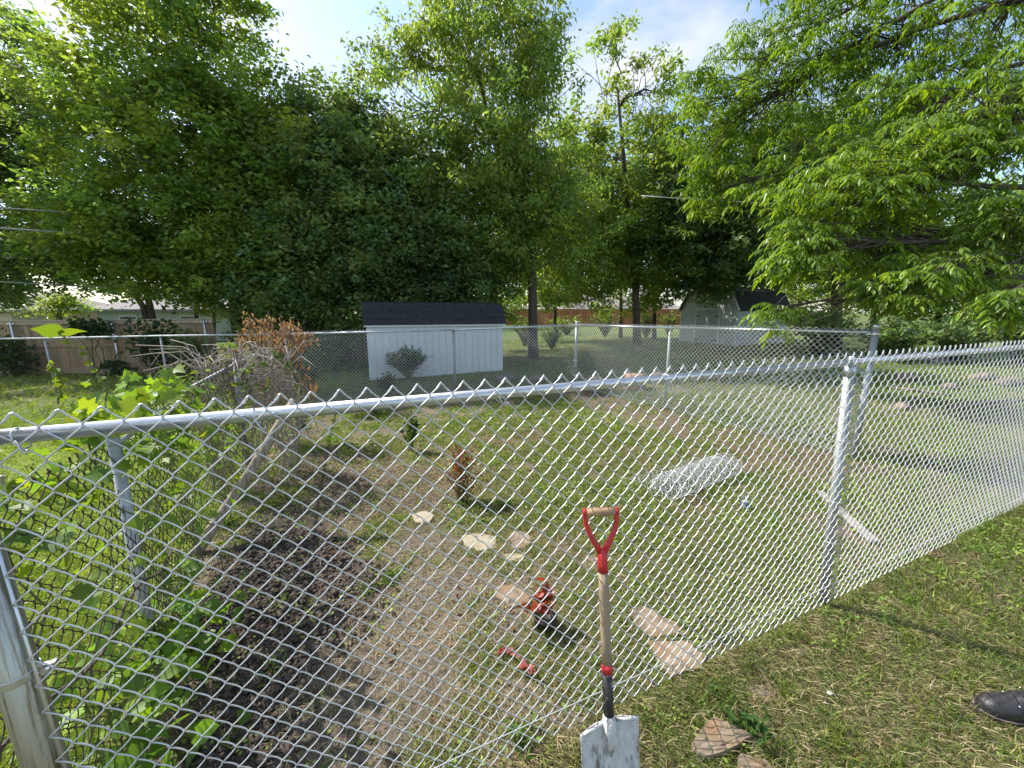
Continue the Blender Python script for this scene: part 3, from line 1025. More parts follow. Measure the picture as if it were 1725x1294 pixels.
RK = [(852, 642, .20, 'dark rounded rock behind the back fence, near the white shed corner'), (905, 643, .16, 'brown rock behind the back fence between shed corner and corner post'),
      (795, 668, .17, 'grey-brown rock by the back fence below the white shed'), (720, 678, .15, 'low brown rock near the leafy bush by the back fence'),
      (1000, 650, .22, 'wide dark rock by the corner post of the back fence'), (1110, 640, .2, 'dark rock behind the back fence beside the reddish stump'),
      (1390, 596, .28, 'flat brown rock below the grey barn shed wall'),
      (1530, 640, .16, 'brown rock in the shade just past the tall corner post'), (1600, 655, .13, 'small grey rock between the two shaded logs'), (1655, 640, .18, 'larger dark rock behind the shaded log'),
      (1520, 690, .12, 'lone brown rock on bare soil behind the near mesh'), (1700, 650, .2, 'blocky rock seen through dense mesh past the log'), (1580, 612, .2, 'flat rock at the foot of the low hedge')]
for k, (px, py, r_, lab) in enumerate(RK):
    p = gnd(px, py)
    rock('rock', (p[0], p[1], p[2] + r_ * .3), (r_ * 1.5, r_, r_ * .75), 'rock', lab, 'rocks behind the back fence', 100 + k)
p = gnd(1068, 655)
mb = MB()
rg = []
for j, (rr_, h) in enumerate(((.27, -.1), (.25, .06), (.22, .2), (.215, .33), (.20, .345))):
    rg.append([np.array((p[0] + rr_ * (1 + .08 * math.sin(3 * a + 1) + .05 * math.sin(7 * a)) * math.cos(a), p[1] + rr_ * (1 + .08 * math.sin(3 * a + 1) + .05 * math.sin(7 * a)) * math.sin(a), p[2] + h)) for a in np.linspace(0, 2 * PI, 22, False)])
mb.loft(rg)
tag(mb.build('tree_stump', M['redrock'], None, True), 'reddish cut tree stump behind the back fence', 'stump')
for k, (px0, py0, px1, py1, r_) in enumerate(((1330, 602, 1450, 596, .05), (1500, 655, 1600, 668, .035), (1600, 690, 1725, 676, .04))):
    a, b = gnd(px0, py0), gnd(px1, py1)
    mb = MB(); mb.tube([a + (0, 0, r_ * .6), (a + b) / 2 + (0, .06, r_ * .9), b + (0, 0, r_ * .6)], [r_, r_ * 1.1, r_ * .8], 10)
    tag(mb.build('log', M['rock'], None, True), ['thin brown log on the ground below the grey barn shed', 'brown log in the shade just past the tall corner post', 'dark log on bare soil near the blocky rock'][k], 'log', 'logs beyond the fence')

# ------------------------------------------------------------------ leaning pole, stake, scraps
b0 = gnd(318, 938) + (0, 0, -.05); t0 = at(499, 675, 3.45)
pole = MB(); pole.tube([b0 + (t0 - b0) * t + np.array((math.sin(5 * t) * .012, 0, math.sin(7 * t) * .008)) for t in np.linspace(0, 1, 7)], [.046, .045, .043, .042, .041, .040, .039], 12)
tag(pole.build('wooden_pole', M['pole'], None, True), 'weathered wooden pole leaning beside the vine-covered fence', 'pole')
a, b = gnd(1380, 832), gnd(1472, 920)
mb = MB(); dv = b - a; mb.box((a + b) / 2 + (0, 0, .03), (np.linalg.norm(dv), .07, .025), math.atan2(dv[1], dv[0]))
tag(mb.build('wooden_stake', M['palewood'], None, False, .003), 'pale wooden stake lying in the grass behind the line post', 'stake')
p = gnd(1256, 856)
mb = MB()
for k in range(9):
    d = rnd_dir(1, .1, .9)[0]
    mb.tube([p + (0, 0, .01), p + d * .05 + (0, 0, .01), p + d * .09 + rnd_dir(1)[0] * .03 + (0, 0, .02)], .006, 5)
mb.box(p + (0, .01, .04), (.05, .04, .05), .5)
tag(mb.build('metal_scrap', M['rubbish'], None), 'small bundle of blue-grey metal fittings in the grass', 'scrap')
p = gnd(1397, 1171)
rock('paper_scrap', (p[0], p[1], p[2] + .012), (.016, .011, .008), 'paper', 'tiny crumpled white scrap in the near grass', None, 5, cat='litter')

# ------------------------------------------------------------------ roll of chain link on the grass
c0 = gnd(1118, 842); c1 = gnd(1222, 796)
ax = unit((c1 - c0) * np.array((1, 1, 0))); side = np.array((ax[1], -ax[0], 0))
LR = np.linalg.norm((c1 - c0)[:2]) + .12
roll = thing('fence_roll', 'loose roll of leftover chain link mesh lying on the grass', 'wire roll', c0)
th = np.linspace(0, 2 * PI * 1.75, 400)
rad = .165 - .0045 * th
sxp = -np.sin(th) * rad * 1.25; szp = .11 - np.cos(th) * rad * .62
sxp = np.concatenate((np.linspace(.52, .02, 60) * -1, sxp)); szp = np.concatenate((np.full(60, .008) + .02 * np.sin(np.linspace(0, 6, 60)) ** 2, szp))
cc = np.concatenate(([0], np.cumsum(np.hypot(np.diff(sxp), np.diff(szp)))))
wv, vv = .074, .076
ncol = int(cc[-1] / (wv / 2)); nper = int(LR / vv)
q = np.concatenate([k + np.array((0, .1, .4, .5, .6, .9)) for k in range(nper)])
tri = .5 - .5 * np.arcsin(.97 * np.cos(2 * PI * q)) / math.asin(.97)
Wd = np.arange(ncol)
t = np.where((Wd % 2 == 0)[:, None], tri[None], 1 - tri[None])
s_ = np.clip((Wd[:, None] + t) * wv / 2, 0, cc[-1])
jit = .012 * np.sin(Wd * 1.3)[:, None]
u = np.interp(s_, cc, sxp); v = np.interp(s_, cc, szp)
vax = q[None] * vv + jit + .06 * np.sin(s_ * 3)
P = c0[None, None] + ax * vax[..., None] + side * u[..., None] + np.array((0, 0, 1.)) * (v[..., None] + .012 + .006 * np.sin(9 * s_ + 17 * q[None])[..., None])
T = unit(np.gradient(P, axis=1)); A = unit(np.cross(T, np.array((.3, .5, .81)))); B = np.cross(T, A)
sides = 4; ang = np.arange(sides) * PI / 2
V = P[:, :, None, :] + .0022 * (np.cos(ang)[None, None, :, None] * A[:, :, None, :] + np.sin(ang)[None, None, :, None] * B[:, :, None, :])
K = P.shape[1]
i0 = (np.arange(ncol)[:, None, None] * K + np.arange(K - 1)[None, :, None]) * sides
k = np.arange(sides)[None, None, :]; k2 = (k + 1) % sides
f = np.stack((i0 + k, i0 + k2, i0 + sides + k2, i0 + sides + k), -1).reshape(-1, 4)
mesh_np('mesh_coil', V.reshape(-1, 3), [f], M['wire'], roll, None, True)
for t in (.2, .8):
    mb = MB()
    cc_ = c0 + ax * LR * t + np.array((0, 0, .12))
    mb.tube([cc_ + side * .205 * math.cos(a) + np.array((0, 0, .104)) * math.sin(a) for a in np.linspace(0, 2 * PI, 24)], .0022, 5)
    mb.build('binding_wire', M['wire'], roll, True)


# ------------------------------------------------------------------ white shed
def local(o, ux, uy):
    ux = np.array((*ux, 0.)); uy = np.array((*uy, 0.))
    return lambda x, y, z: np.asarray(o) + ux * x + uy * y + np.array((0, 0, z))


A0 = gnd(624, 641); B0 = gnd(847, 624)
ux = unit((B0 - A0)[:2]); uy = np.array((-ux[1], ux[0]))
Lx = np.linalg.norm((B0 - A0)[:2])
zb = min(A0[2], B0[2]) - .05
wt = at(612, 545, A0[1])[2] - zb          # wall top
rt = at(640, 508, A0[1] + 1.0)[2] - zb    # roof top
shed = thing('garden_shed', 'low white board shed with dark shingle roof behind the back fence', 'shed', (A0[0], A0[1], zb))
Lf = local((A0[0], A0[1], zb), ux, uy)
DY = 2.4
z1 = wt + (rt - wt) * .80                 # gambrel break height
mb = MB()
prof = [(0, 0), (0, wt), (.30, z1), (DY / 2, rt - .03), (DY - .30, z1), (DY, wt), (DY, 0)]
n = len(prof)
vs = [Lf(0, y, z) for y, z in prof] + [Lf(Lx, y, z) for y, z in prof]
mb.add(vs, [tuple(range(n)), tuple(range(n, 2 * n))[::-1]] + [(i, n + i, n + (i + 1) % n, (i + 1) % n) for i in (0, 5, 6)])
# shallow vertical siding grooves as proud battens-free ridges
wall = mb.build('wall', M['whitepaint'], shed)
mb = MB()
nb = 20
for k in range(nb):
    x0, x1 = Lx * k / nb + .011, Lx * (k + 1) / nb - .011
    mb.cc = tuple([random.uniform(.93, 1.03)] * 3)
    c = Lf((x0 + x1) / 2, -.009, wt / 2 + .02)
    mb.box(c, (x1 - x0, .018, wt - .05), math.atan2(ux[1], ux[0]))
mb.build('siding', M['whitepaint'], shed, False, .003)
mb = MB()
for k in range(10):
    x0, x1 = DY * k / 10 + .006, DY * (k + 1) / 10 - .006
    mb.box(Lf(-.009, (x0 + x1) / 2, wt / 2 + .02), (.018, x1 - x0, wt - .05), math.atan2(ux[1], ux[0]))
mb.build('siding', M['whitepaint'], shed, False, .003)
mb = MB()
rp = [(-.10, wt - .05), (.27, z1 + .01), (DY / 2, rt), (DY - .27, z1 + .01), (DY + .10, wt - .05)]
ins = [(-.07, wt - .06), (.29, z1 - .02), (DY / 2, rt - .035), (DY - .29, z1 - .02), (DY + .07, wt - .06)]
ov = .10
n = len(rp)
vs = [Lf(-ov, y, z) for y, z in rp] + [Lf(Lx + ov, y, z) for y, z in rp] + [Lf(-ov, y, z) for y, z in ins] + [Lf(Lx + ov, y, z) for y, z in ins]
fs = []
for i in range(n - 1):
    fs += [(i, n + i, n + i + 1, i + 1), (2 * n + i, 2 * n + i + 1, 3 * n + i + 1, 3 * n + i), (i, i + 1, 2 * n + i + 1, 2 * n + i), (n + i, 3 * n + i, 3 * n + i + 1, n + i + 1)]
fs += [(0, 2 * n, 3 * n, n), (n - 1, 2 * n - 1, 4 * n - 1, 3 * n - 1)]
mb.add(vs, fs)
# shingle seams and laps
for k in range(1, 18):
    x = Lx * k / 18
    a_, b_ = Lf(x, -.09, wt - .04), Lf(x, .265, z1 + .012)
    mb.tube([a_, b_], .006, 4)
for f_ in (.33, .66):
    y, z = -.10 + .37 * f_, wt - .05 + (z1 + .06 - wt) * f_
    mb.tube([Lf(-ov, y - .004, z), Lf(Lx + ov, y - .004, z)], .007, 4)
mb.build('roof', M['shingle'], shed)
mb = MB()
mb.box(Lf(Lx / 2, -.075, wt - .065), (Lx + .16, .02, .07), math.atan2(ux[1], ux[0]))
mb.build('eave_board', M['whitepaint'], shed)

# ------------------------------------------------------------------ grey barn shed
barn = thing('barn_shed', 'pale grey gambrel barn shed with double door under the trees', 'shed', (11.2, 19.4, 0))
fnrm = unit(np.array((-.88, -.475)))
wd = np.array((-fnrm[1], fnrm[0])) * -1      # along the gable front
wd = np.array((fnrm[1], -fnrm[0])) if False else np.array((.475, -.88)) / np.linalg.norm((.475, -.88))
C = gnd(1238, 588); C = at(1238, 587, 19.6)
BW_, BLn = 3.35, 4.6
zb = C[2] - .02
o = (C[0] - wd[0] * BW_, C[1] - wd[1] * BW_, zb)
back_dir = -fnrm
Lf = local(o, wd, back_dir)                  # x along the front (to the near corner), y to the rear
barn.location = o
we = at(1238, 521, 19.6)[2] - zb             # eave height
kb = at(1222, 491, 20)[2] - zb
pk = at(1187, 483, 20.8)[2] - zb
prof = [(0, 0), (0, we), (.42, kb), (BW_ / 2, pk), (BW_ - .42, kb), (BW_, we), (BW_, 0)]
n = len(prof)
mb = MB()
vs = [Lf(x, 0, z) for x, z in prof] + [Lf(x, BLn, z) for x, z in prof]
mb.add(vs, [tuple(range(n))[::-1], tuple(range(n, 2 * n))] + [(i, (i + 1) % n, n + (i + 1) % n, n + i) for i in (0, 5, 6)])
mb.build('wall', M['greypaint'], barn)
ra = math.atan2(wd[1], wd[0])
mb = MB()
for k in range(int(BLn / .2)):
    x0 = .2 * k + .006
    mb.box(Lf(BW_ + .006, x0 + .097, we / 2), (.012, .188, we - .06), ra)
for k in range(int(BW_ / .2)):
    x0 = .2 * k + .006 + .07
    top = np.interp(x0 + .09, [p[0] for p in prof[1:6]], [p[1] for p in prof[1:6]]) - .10
    if .95 < x0 + .09 < 2.4:
        mb.box(Lf(x0 + .094, -.006, (1.95 + top) / 2 + .04), (.188, .012, top - 1.95 - .08), ra)
    else:
        mb.box(Lf(x0 + .094, -.006, top / 2), (.188, .012, top - .04), ra)
mb.build('siding', M['greypaint'], barn)
mb = MB()
rp = [(-.1, we - .03), (.40, kb + .05), (BW_ / 2, pk + .05), (BW_ - .40, kb + .05), (BW_ + .1, we - .03)]
m_ = len(rp)
vs = [Lf(x, -.10, z) for x, z in rp] + [Lf(x, BLn + .1, z) for x, z in rp] + [Lf(x * .98 + .03, -.10, z - .06) for x, z in rp] + [Lf(x * .98 + .03, BLn + .1, z - .06) for x, z in rp]
fs = []
for i in range(m_ - 1):
    fs += [(i, m_ + i, m_ + i + 1, i + 1), (2 * m_ + i, 2 * m_ + i + 1, 3 * m_ + i + 1, 3 * m_ + i), (i, i + 1, 2 * m_ + i + 1, 2 * m_ + i), (m_ + i, 3 * m_ + i, 3 * m_ + i + 1, m_ + i + 1)]
fs += [(0, 2 * m_, 3 * m_, m_), (m_ - 1, 2 * m_ - 1, 4 * m_ - 1, 3 * m_ - 1)]
mb.add(vs, fs)
mb.build('roof', M['shingle'], barn)
mb = MB()
for i in range(m_ - 1):
    mb.tube([Lf(rp[i][0], -.125, rp[i][1] - .04), Lf(rp[i + 1][0], -.125, rp[i + 1][1] - .04)], .05, 4)
mb.build('gable_trim', M['greytrim'], barn)
d0, d1 = 1.02, 2.32
mb = MB()
for x in (d0 - .05, d1 + .05):
    mb.box(Lf(x, -.02, .98), (.1, .04, 1.92), ra)
mb.box(Lf((d0 + d1) / 2, -.021, 1.99), (d1 - d0 + .24, .042, .1), ra)
mb.build('door_frame', M['greytrim'], barn)
for k, (xa, xb) in enumerate(((d0 + .005, (d0 + d1) / 2 - .006), ((d0 + d1) / 2 + .006, d1 - .005))):
    mb = MB(); mb.box(Lf((xa + xb) / 2, -.014, .99), (xb - xa, .028, 1.88), ra)
    dr = mb.build('door', M['greydoor'], barn)
    hxp = d0 + .09 if k == 0 else d1 - .09
    for hz in (.35, 1.62):
        mb = MB(); mb.box(Lf(hxp, -.036, hz), (.26, .016, .045), ra)
        mb.build('hinge', M['black'], dr)
mb = MB(); mb.lathe([(.02, 0), (.026, .03), (.02, .05), (.004, .055)], Lf((d0 + d1) / 2 + .08, -.028, 1.0), np.array((fnrm[0], fnrm[1], 0)), 10)
mb.build('handle', M['black'], barn)
for x in (.04, BW_ - .04):
    mb = MB()
    mb.box(Lf(x, -.018, we / 2), (.09, .036, we - .02), ra)
    mb.build('corner_board', M['greytrim'], barn)


# ------------------------------------------------------------------ timber fences
def board_fence(root, p0, p1, zb0, h0, h1, bw, mt, th=.02, jitter=.02):
    p0 = np.array(p0); p1 = np.array(p1)
    Lg = np.linalg.norm(p1 - p0); d = (p1 - p0) / Lg
    n_ = int(Lg / bw)
    mb = MB()
    for k in range(n_):
        s_ = (k + .5) * Lg / n_
        c = p0 + d * s_
        h = h0 + (h1 - h0) * s_ / Lg + random.uniform(-jitter, jitter)
        z0 = zb0(s_ / Lg)
        v_ = random.uniform(.72, 1.15)
        mb.cc = (v_, v_ * random.uniform(.96, 1.02), v_ * random.uniform(.92, 1.04))
        off = random.uniform(-.004, .004)
        mb.box((c[0] - d[1] * off, c[1] + d[0] * off, z0 + h / 2), (Lg / n_ - .008, th, h), math.atan2(d[1], d[0]))
    return mb.build('board_panel', mt, root), d, Lg


wl = np.array((-19.5, 12.2)); wr = np.array((-9.75, 12.75))
wf = thing('wooden_fence', 'weathered tan timber privacy fence with cap rail and ivy patches', 'fence', (-14.6, 12.45, -.2))
zbw = gz(-14, 12.4)
ht0 = at(0, 541, 12.35)[2]; ht1 = at(358, 537, 12.75)[2]
x00 = at(0, 541, 12.35)[0]
sl_ = (ht1 - ht0) / (wr[0] - x00)
hA = ht0 + sl_ * (wl[0] - x00) - float(zbw); hB = ht1 - float(zbw)
_, dW, LW = board_fence(wf, wl, wr, lambda t: float(zbw), hA - .04, hB - .04, .145, M['boards'], jitter=.004)
rz = math.atan2(dW[1], dW[0])
nW = np.array((dW[1], -dW[0]))              # towards the camera
for nm, zf, sz, off, mt in (('cap_rail', -.005, (LW + .06, .16, .035), 0, 'caprail'), ('rail', -.075, (LW, .04, .11), .032, 'caprail'), ('rail', -.80, (LW, .04, .09), .032, 'boards'), ('kickboard', None, (LW, .045, .2), .035, 'boards')):
    mb = MB()
    mid = (wl + wr) / 2 + nW * off
    hz = float(zbw) + ((hA + hB) / 2 + zf if zf is not None else .12)
    tilt = math.atan2(hB - hA, LW) if zf is not None else 0
    axx = np.array((dW[0] * math.cos(tilt), dW[1] * math.cos(tilt), math.sin(tilt)))
    ayy = np.array((-dW[1], dW[0], 0)); azz = np.cross(axx, ayy)
    mb.box((mid[0], mid[1], hz), sz, axes=(axx, ayy, azz))
    mb.build(nm, M[mt], wf, False, .004)
for px in (36, 203, 355):
    r_ = ray(px, 600)
    # intersect with the fence line
    k_ = ((wl[0] * dW[1] - wl[1] * dW[0]) / (r_[0] * dW[1] - r_[1] * dW[0]))
    x, y = r_[0] * k_ + nW[0] * .085, r_[1] * k_ + nW[1] * .085
    s_ = (np.array((x, y)) - wl) @ dW
    mb = MB(); mb.lathe([(.03, float(zbw) - .3), (.03, float(zbw) + hA + (hB - hA) * s_ / LW - .03)], (x, y, 0), sides=12)
    po = mb.build('post', M['galv'], wf, True)
    for e in (-1, 1):
        mb = MB()
        mb.box((x + dW[0] * .07 * e, y + dW[1] * .07 * e, float(zbw) + hA + (hB - hA) * s_ / LW - .085), (.05, .02, .05), rz)
        mb.build('bracket', M['galv'], po)
cf = thing('wooden_fence', 'orange cedar board fence far beyond the trees', 'fence', (12, 46, 0))
board_fence(cf, (-6, 45.5), (34, 46.5), lambda t: at(1000, 548, 46)[2], 1.85, 1.85, .16, M['cedar'], jitter=.015)
mb = MB(); mb.box((14, 46.05, at(1000, 548, 46)[2] + 1.5), (40, .04, .1), .025); mb.build('rail', M['cedar'], cf)
M['darkboards'] = mat_boards('shade_dark_boards', (.15, .11, .085), (.09, .065, .05))  # board colour darkened to stand in for the shade on this fence
df = thing('wooden_fence', 'board fence coloured dark for shade, behind the brown dried vine', 'fence', (-7, 15, 0))
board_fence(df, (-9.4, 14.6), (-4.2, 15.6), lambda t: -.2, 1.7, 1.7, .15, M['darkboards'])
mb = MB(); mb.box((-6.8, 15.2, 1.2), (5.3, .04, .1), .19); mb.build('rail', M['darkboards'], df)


# ------------------------------------------------------------------ houses beyond
def house(label, c, sx_, sy_, wh, rh, wallm, roofm, rz_, wins):
    h = thing('house', label, 'house', (c[0], c[1], c[2]))
    u_ = np.array((math.cos(rz_), math.sin(rz_))); v_ = np.array((-u_[1], u_[0]))
    Lh = local(c, u_, v_)
    mb = MB(); mb.box(Lh(0, 0, wh / 2), (sx_, sy_, wh), rz_); mb.build('wall', M[wallm], h)
    mb = MB(); o_ = .45
    vs = [Lh(-sx_ / 2 - o_, -sy_ / 2 - o_, wh), Lh(sx_ / 2 + o_, -sy_ / 2 - o_, wh), Lh(sx_ / 2 + o_, sy_ / 2 + o_, wh), Lh(-sx_ / 2 - o_, sy_ / 2 + o_, wh),
          Lh(-sx_ / 2 + sy_ * .28, 0, wh + rh), Lh(sx_ / 2 - sy_ * .28, 0, wh + rh)]
    vs += [v__ - np.array((0, 0, .15)) for v__ in vs[:4]]
    mb.add(vs, [(0, 1, 5, 4), (1, 2, 5), (2, 3, 4, 5), (3, 0, 4), (9, 8, 7, 6), (0, 6, 7, 1), (1, 7, 8, 2), (2, 8, 9, 3), (3, 9, 6, 0)])
    mb.build('roof', M[roofm], h)
    for wx in wins:
        mb = MB(); mb.box(Lh(wx, -sy_ / 2 - .02, wh * .58), (1.2, .05, 1.1), rz_); fr_ = mb.build('window', M['greytrim'], h)
        mb = MB(); mb.box(Lh(wx, -sy_ / 2 - .05, wh * .58), (1.0, .03, .9), rz_); mb.build('pane', M['glass'], fr_)
    return h


e1 = at(150, 521, 27)
house('house with grey hip roof behind the wooden fence', (e1[0] + 6.6, 31, -.3), 12, 8, e1[2] + .3, 1.55, 'wallgreen', 'roofgrey', .04, (-4, 0, 3.5))
e2 = at(46, 525, 24)
house('cream house with pale roof above the ivy-clad timber fence', (e2[0] - 6.0, 27.5, -.3), 11, 7, e2[2] + .4, 1.3, 'wallcream', 'roofpale', -.05, (-2, 2, 4))
house('pale-roofed house seen through trees beyond the cedar fence', (15, 62, -.4), 20, 9, 2.6, 2.0, 'wallcream', 'roofpale', .03, (-7, -3, 3, 7))
house('small pale house glimpsed through leaves above the white shed roof', (-2, 60, -.4), 9, 7, 2.6, 1.7, 'wallgreen', 'roofpale', 0, (-2, 2))


# ------------------------------------------------------------------ trees
def path_lerp(pts, t):
    pts = np.asarray(pts, float)
    n_ = len(pts) - 1
    x = np.clip(t, 0, 1) * n_
    i = int(min(math.floor(x), n_ - 1))
    return pts[i] + (pts[i + 1] - pts[i]) * (x - i)


def wob(a, b, amp, n_=5):
    a, b = np.asarray(a), np.asarray(b)
    pts = []
    for k in range(n_ + 1):
        t = k / n_
        j = rng.normal(0, amp, 3) * math.sin(PI * t)
        pts.append(a + (b - a) * t + j + np.array((0, 0, amp * 1.2 * math.sin(PI * t))))
    return pts


def tree(name, label, cat, trunks, lobes, r0, leaf, base_col, dens=.22, group=None, droop=.25, clump=.31, lw=.5, gap=.0, mat='leaf', var=.3, twigs=18, barkm='bark'):
    """trunks: list of point lists (world); lobes: (px, py, Y, rpx, rpy[, density])"""
    root = thing(name, label, cat, trunks[0][0], group)
    tb_ = MB()
    for j, tr in enumerate(trunks):
        tr = [np.asarray(p, float) for p in tr]
        n_ = len(tr)
        dense = [path_lerp(tr, t) for t in np.linspace(0, 1, 3 * n_)]
        rr_ = [(r0 if np.isscalar(r0) else r0[j]) * (1 - .72 * t) * (1.25 if t < .04 else 1) for t in np.linspace(0, 1, 3 * n_)]
        tb_.tube(dense, rr_, 10)
    P_, C_ = [], []
    for lb in lobes:
        px, py, Y, rx, ry = lb[:5]
        dn = lb[5] if len(lb) > 5 else 1.0
        c = at(px, py, Y)
        sc = Y / FPX
        R = np.array((rx * sc, (rx + ry) / 2 * sc * .8, ry * sc)) * 1.1
        # limb from the nearest trunk
        best = None
        for j, tr in enumerate(trunks):
            for t in np.linspace(.45, 1, 9):
                p = path_lerp(tr, t)
                if p[2] < c[2] + .3:
                    dd = np.linalg.norm(p - c) + (c[2] - p[2]) * -.2
                    if best is None or dd < best[0]: best = (dd, p, t, j)
        if best is None:
            best = (0, path_lerp(trunks[0], .5), .5, 0)
        rt_ = (r0 if np.isscalar(r0) else r0[best[3]]) * (1 - .72 * best[2])
        rl_ = min(rt_ * .75, .03 + .035 * best[0] / 2)
        lim = wob(best[1], c, .06 * best[0] ** .5 + .05)
        tb_.tube(lim, list(np.linspace(rl_, rl_ * .35, len(lim))), 6)
        low_ = min(1, max(0, (py - 240) / 130))
        nleaf = int(PI * rx * ry * dens * dn * (1.35 + .95 * low_))
        ncl = max(6, int(nleaf / 75))
        u = rnd_dir(ncl)
        rad_ = rng.uniform(.12, 1, ncl) ** .45
        cen = c + u * R * rad_[:, None] * (1 + .16 * rng.normal(0, 1, (ncl, 1)))
        if gap > 0:
            keep = vn(cen[:, 0] * 1.0 + cen[:, 2] * .7, cen[:, 1] * .8 + cen[:, 2] * 1.1, 1.0, 41) > (gap + .10) * (1 - .7 * low_)
            cen = cen[keep]; u = u[keep]; ncl = len(cen)
            if ncl == 0: continue
        for k in rng.choice(ncl, min(twigs, ncl), replace=False):
            tw = wob(path_lerp(lim, rng.uniform(.5, 1)), cen[k], .08, 3)
            tb_.tube(tw, list(np.linspace(rl_ * .3 + .006, .006, len(tw))), 4, False)
        per = rng.poisson(75, ncl)
        idx = np.repeat(np.arange(ncl), per)
        n_ = len(idx)
        off = rng.normal(0, 1, (n_, 3)) * np.array((1, 1, .6)) * clump * (.55 + .45 * rng.uniform(size=(n_, 1)))
        P_.append(cen[idx] + off)
        cv = rng.uniform(1 - var, 1 + var, ncl)[idx][:, None]
        yl = rng.uniform(-1, 1, ncl)[idx][:, None]
        cc_ = np.array(base_col)[None] * cv * rng.uniform(.75, 1.25, (n_, 1))
        cc_ = cc_ * np.concatenate((1 + .22 * yl, 1 + .06 * yl, 1 - .1 * yl), 1)
        C_.append(cc_)
    tb_.build('trunk', M[barkm], root, True)
    P_ = np.concatenate(P_); C_ = np.clip(np.concatenate(C_), .004, .6)
    n_ = len(P_)
    Yd = rnd_dir(n_, -.6, .5); Yd[:, 2] -= droop
    Nn = rnd_dir(n_, .05, 1.0); Nn[:, 2] += .25
    size = leaf * 1.12 * rng.uniform(.65, 1.25, n_)
    scatter('crown', *LEAF4, P_, Yd, Nn, size, C_, M[mat], root, wide=size * lw)
    return root


def tp(*pp):
    return [at(a, b, y) for a, b, y in pp]


def base_at(px, Y, y_up=None):
    r_ = ray(px, 560); k_ = Y / r_[1]
    x = r_[0] * k_
    return np.array((x, Y, float(gz(x, Y)) - .15))


G1 = (.18, .27, .06); G2 = (.185, .27, .055); GD = (.145, .225, .09); GL = (.20, .29, .07)
tree('tree', 'large spreading green tree with a tall forked dark trunk behind the timber fence', 'tree',
     [[base_at(398, 14)] + tp((390, 470, 14), (378, 380, 14), (372, 300, 14), (366, 220, 14), (345, 110, 14)), tp((374, 330, 14), (430, 240, 14), (455, 160, 13.6)), tp((380, 390, 14), (290, 300, 13.8), (190, 230, 13.4))],
     [(250, 90, 13.6, 130, 110), (350, 50, 14, 85, 100), (330, 230, 13.5, 150, 110), (160, 240, 14.4, 110, 110), (430, 190, 14, 85, 80), (260, 370, 14.2, 140, 90), (420, 350, 14, 110, 110), (310, -10, 14, 90, 60), (480, 300, 14.3, 80, 90), (190, 130, 14.4, 90, 80), (350, 460, 14.4, 120, 60), (480, 380, 14.6, 70, 90), (420, 290, 14.4, 110, 80), (440, 440, 14.2, 90, 70)],
     [.20, .11, .10], .17, G1, gap=.30, dens=.20)
tree('tree', 'dark tree crown overhanging the cream house', 'tree',
     [[base_at(-150, 17)] + tp((-130, 400, 17), (-100, 250, 17), (-60, 120, 17))],
     [(10, 100, 16, 80, 90), (-80, 200, 16, 130, 150), (50, 210, 16.5, 80, 80), (30, 320, 16.5, 90, 70), (20, 420, 16, 90, 45, .8), (55, 462, 15.4, 75, 30, .6), (165, 478, 16, 50, 20, .5), (-60, 470, 15.5, 90, 50)],
     .25, .17, GD, gap=.28)
tree('tree', 'multi-stemmed tree rising behind the wooden fence', 'tree',
     [[base_at(248, 15.5)] + tp((244, 520, 15.5), (215, 480, 15.5), (170, 455, 15.5)), [base_at(262, 15.6)] + tp((252, 510, 15.6), (232, 460, 15.6), (240, 400, 15.6)), [base_at(325, 15.8)] + tp((330, 500, 15.8), (345, 450, 15.8)), [base_at(350, 16)] + tp((362, 500, 16), (385, 450, 16))],
     [(150, 420, 15.2, 75, 50), (245, 415, 15.5, 80, 60), (320, 455, 15.6, 70, 45), (100, 380, 15.5, 60, 40), (390, 440, 15.6, 80, 60)],
     [.14, .15, .10, .09], .16, G2, gap=.25, dens=.2)
tree('tree', 'dense dark green tree behind the white shed', 'tree',
     [[base_at(668, 15)] + tp((665, 500, 15), (655, 420, 15), (640, 330, 15), (620, 240, 15)), [base_at(580, 15)] + tp((575, 500, 15), (560, 400, 15))],
     [(555, 300, 14.2, 90, 100), (640, 410, 14, 100, 90), (510, 440, 13.8, 100, 80), (700, 350, 14.4, 70, 90), (560, 495, 13.6, 90, 45), (745, 440, 14.6, 70, 80), (545, 210, 14.6, 65, 60), (600, 230, 14.8, 50, 60), (450, 490, 13.6, 70, 45), (690, 480, 14.8, 80, 40), (620, 300, 14.2, 70, 80), (790, 480, 15.5, 70, 50), (700, 440, 15.5, 100, 60), (600, 430, 15, 120, 90), (480, 520, 15.5, 60, 30), (770, 520, 16.5, 50, 24), (850, 520, 19, 40, 22)],
     [.16, .12], .16, GD, dens=.27, gap=.10, var=.35)
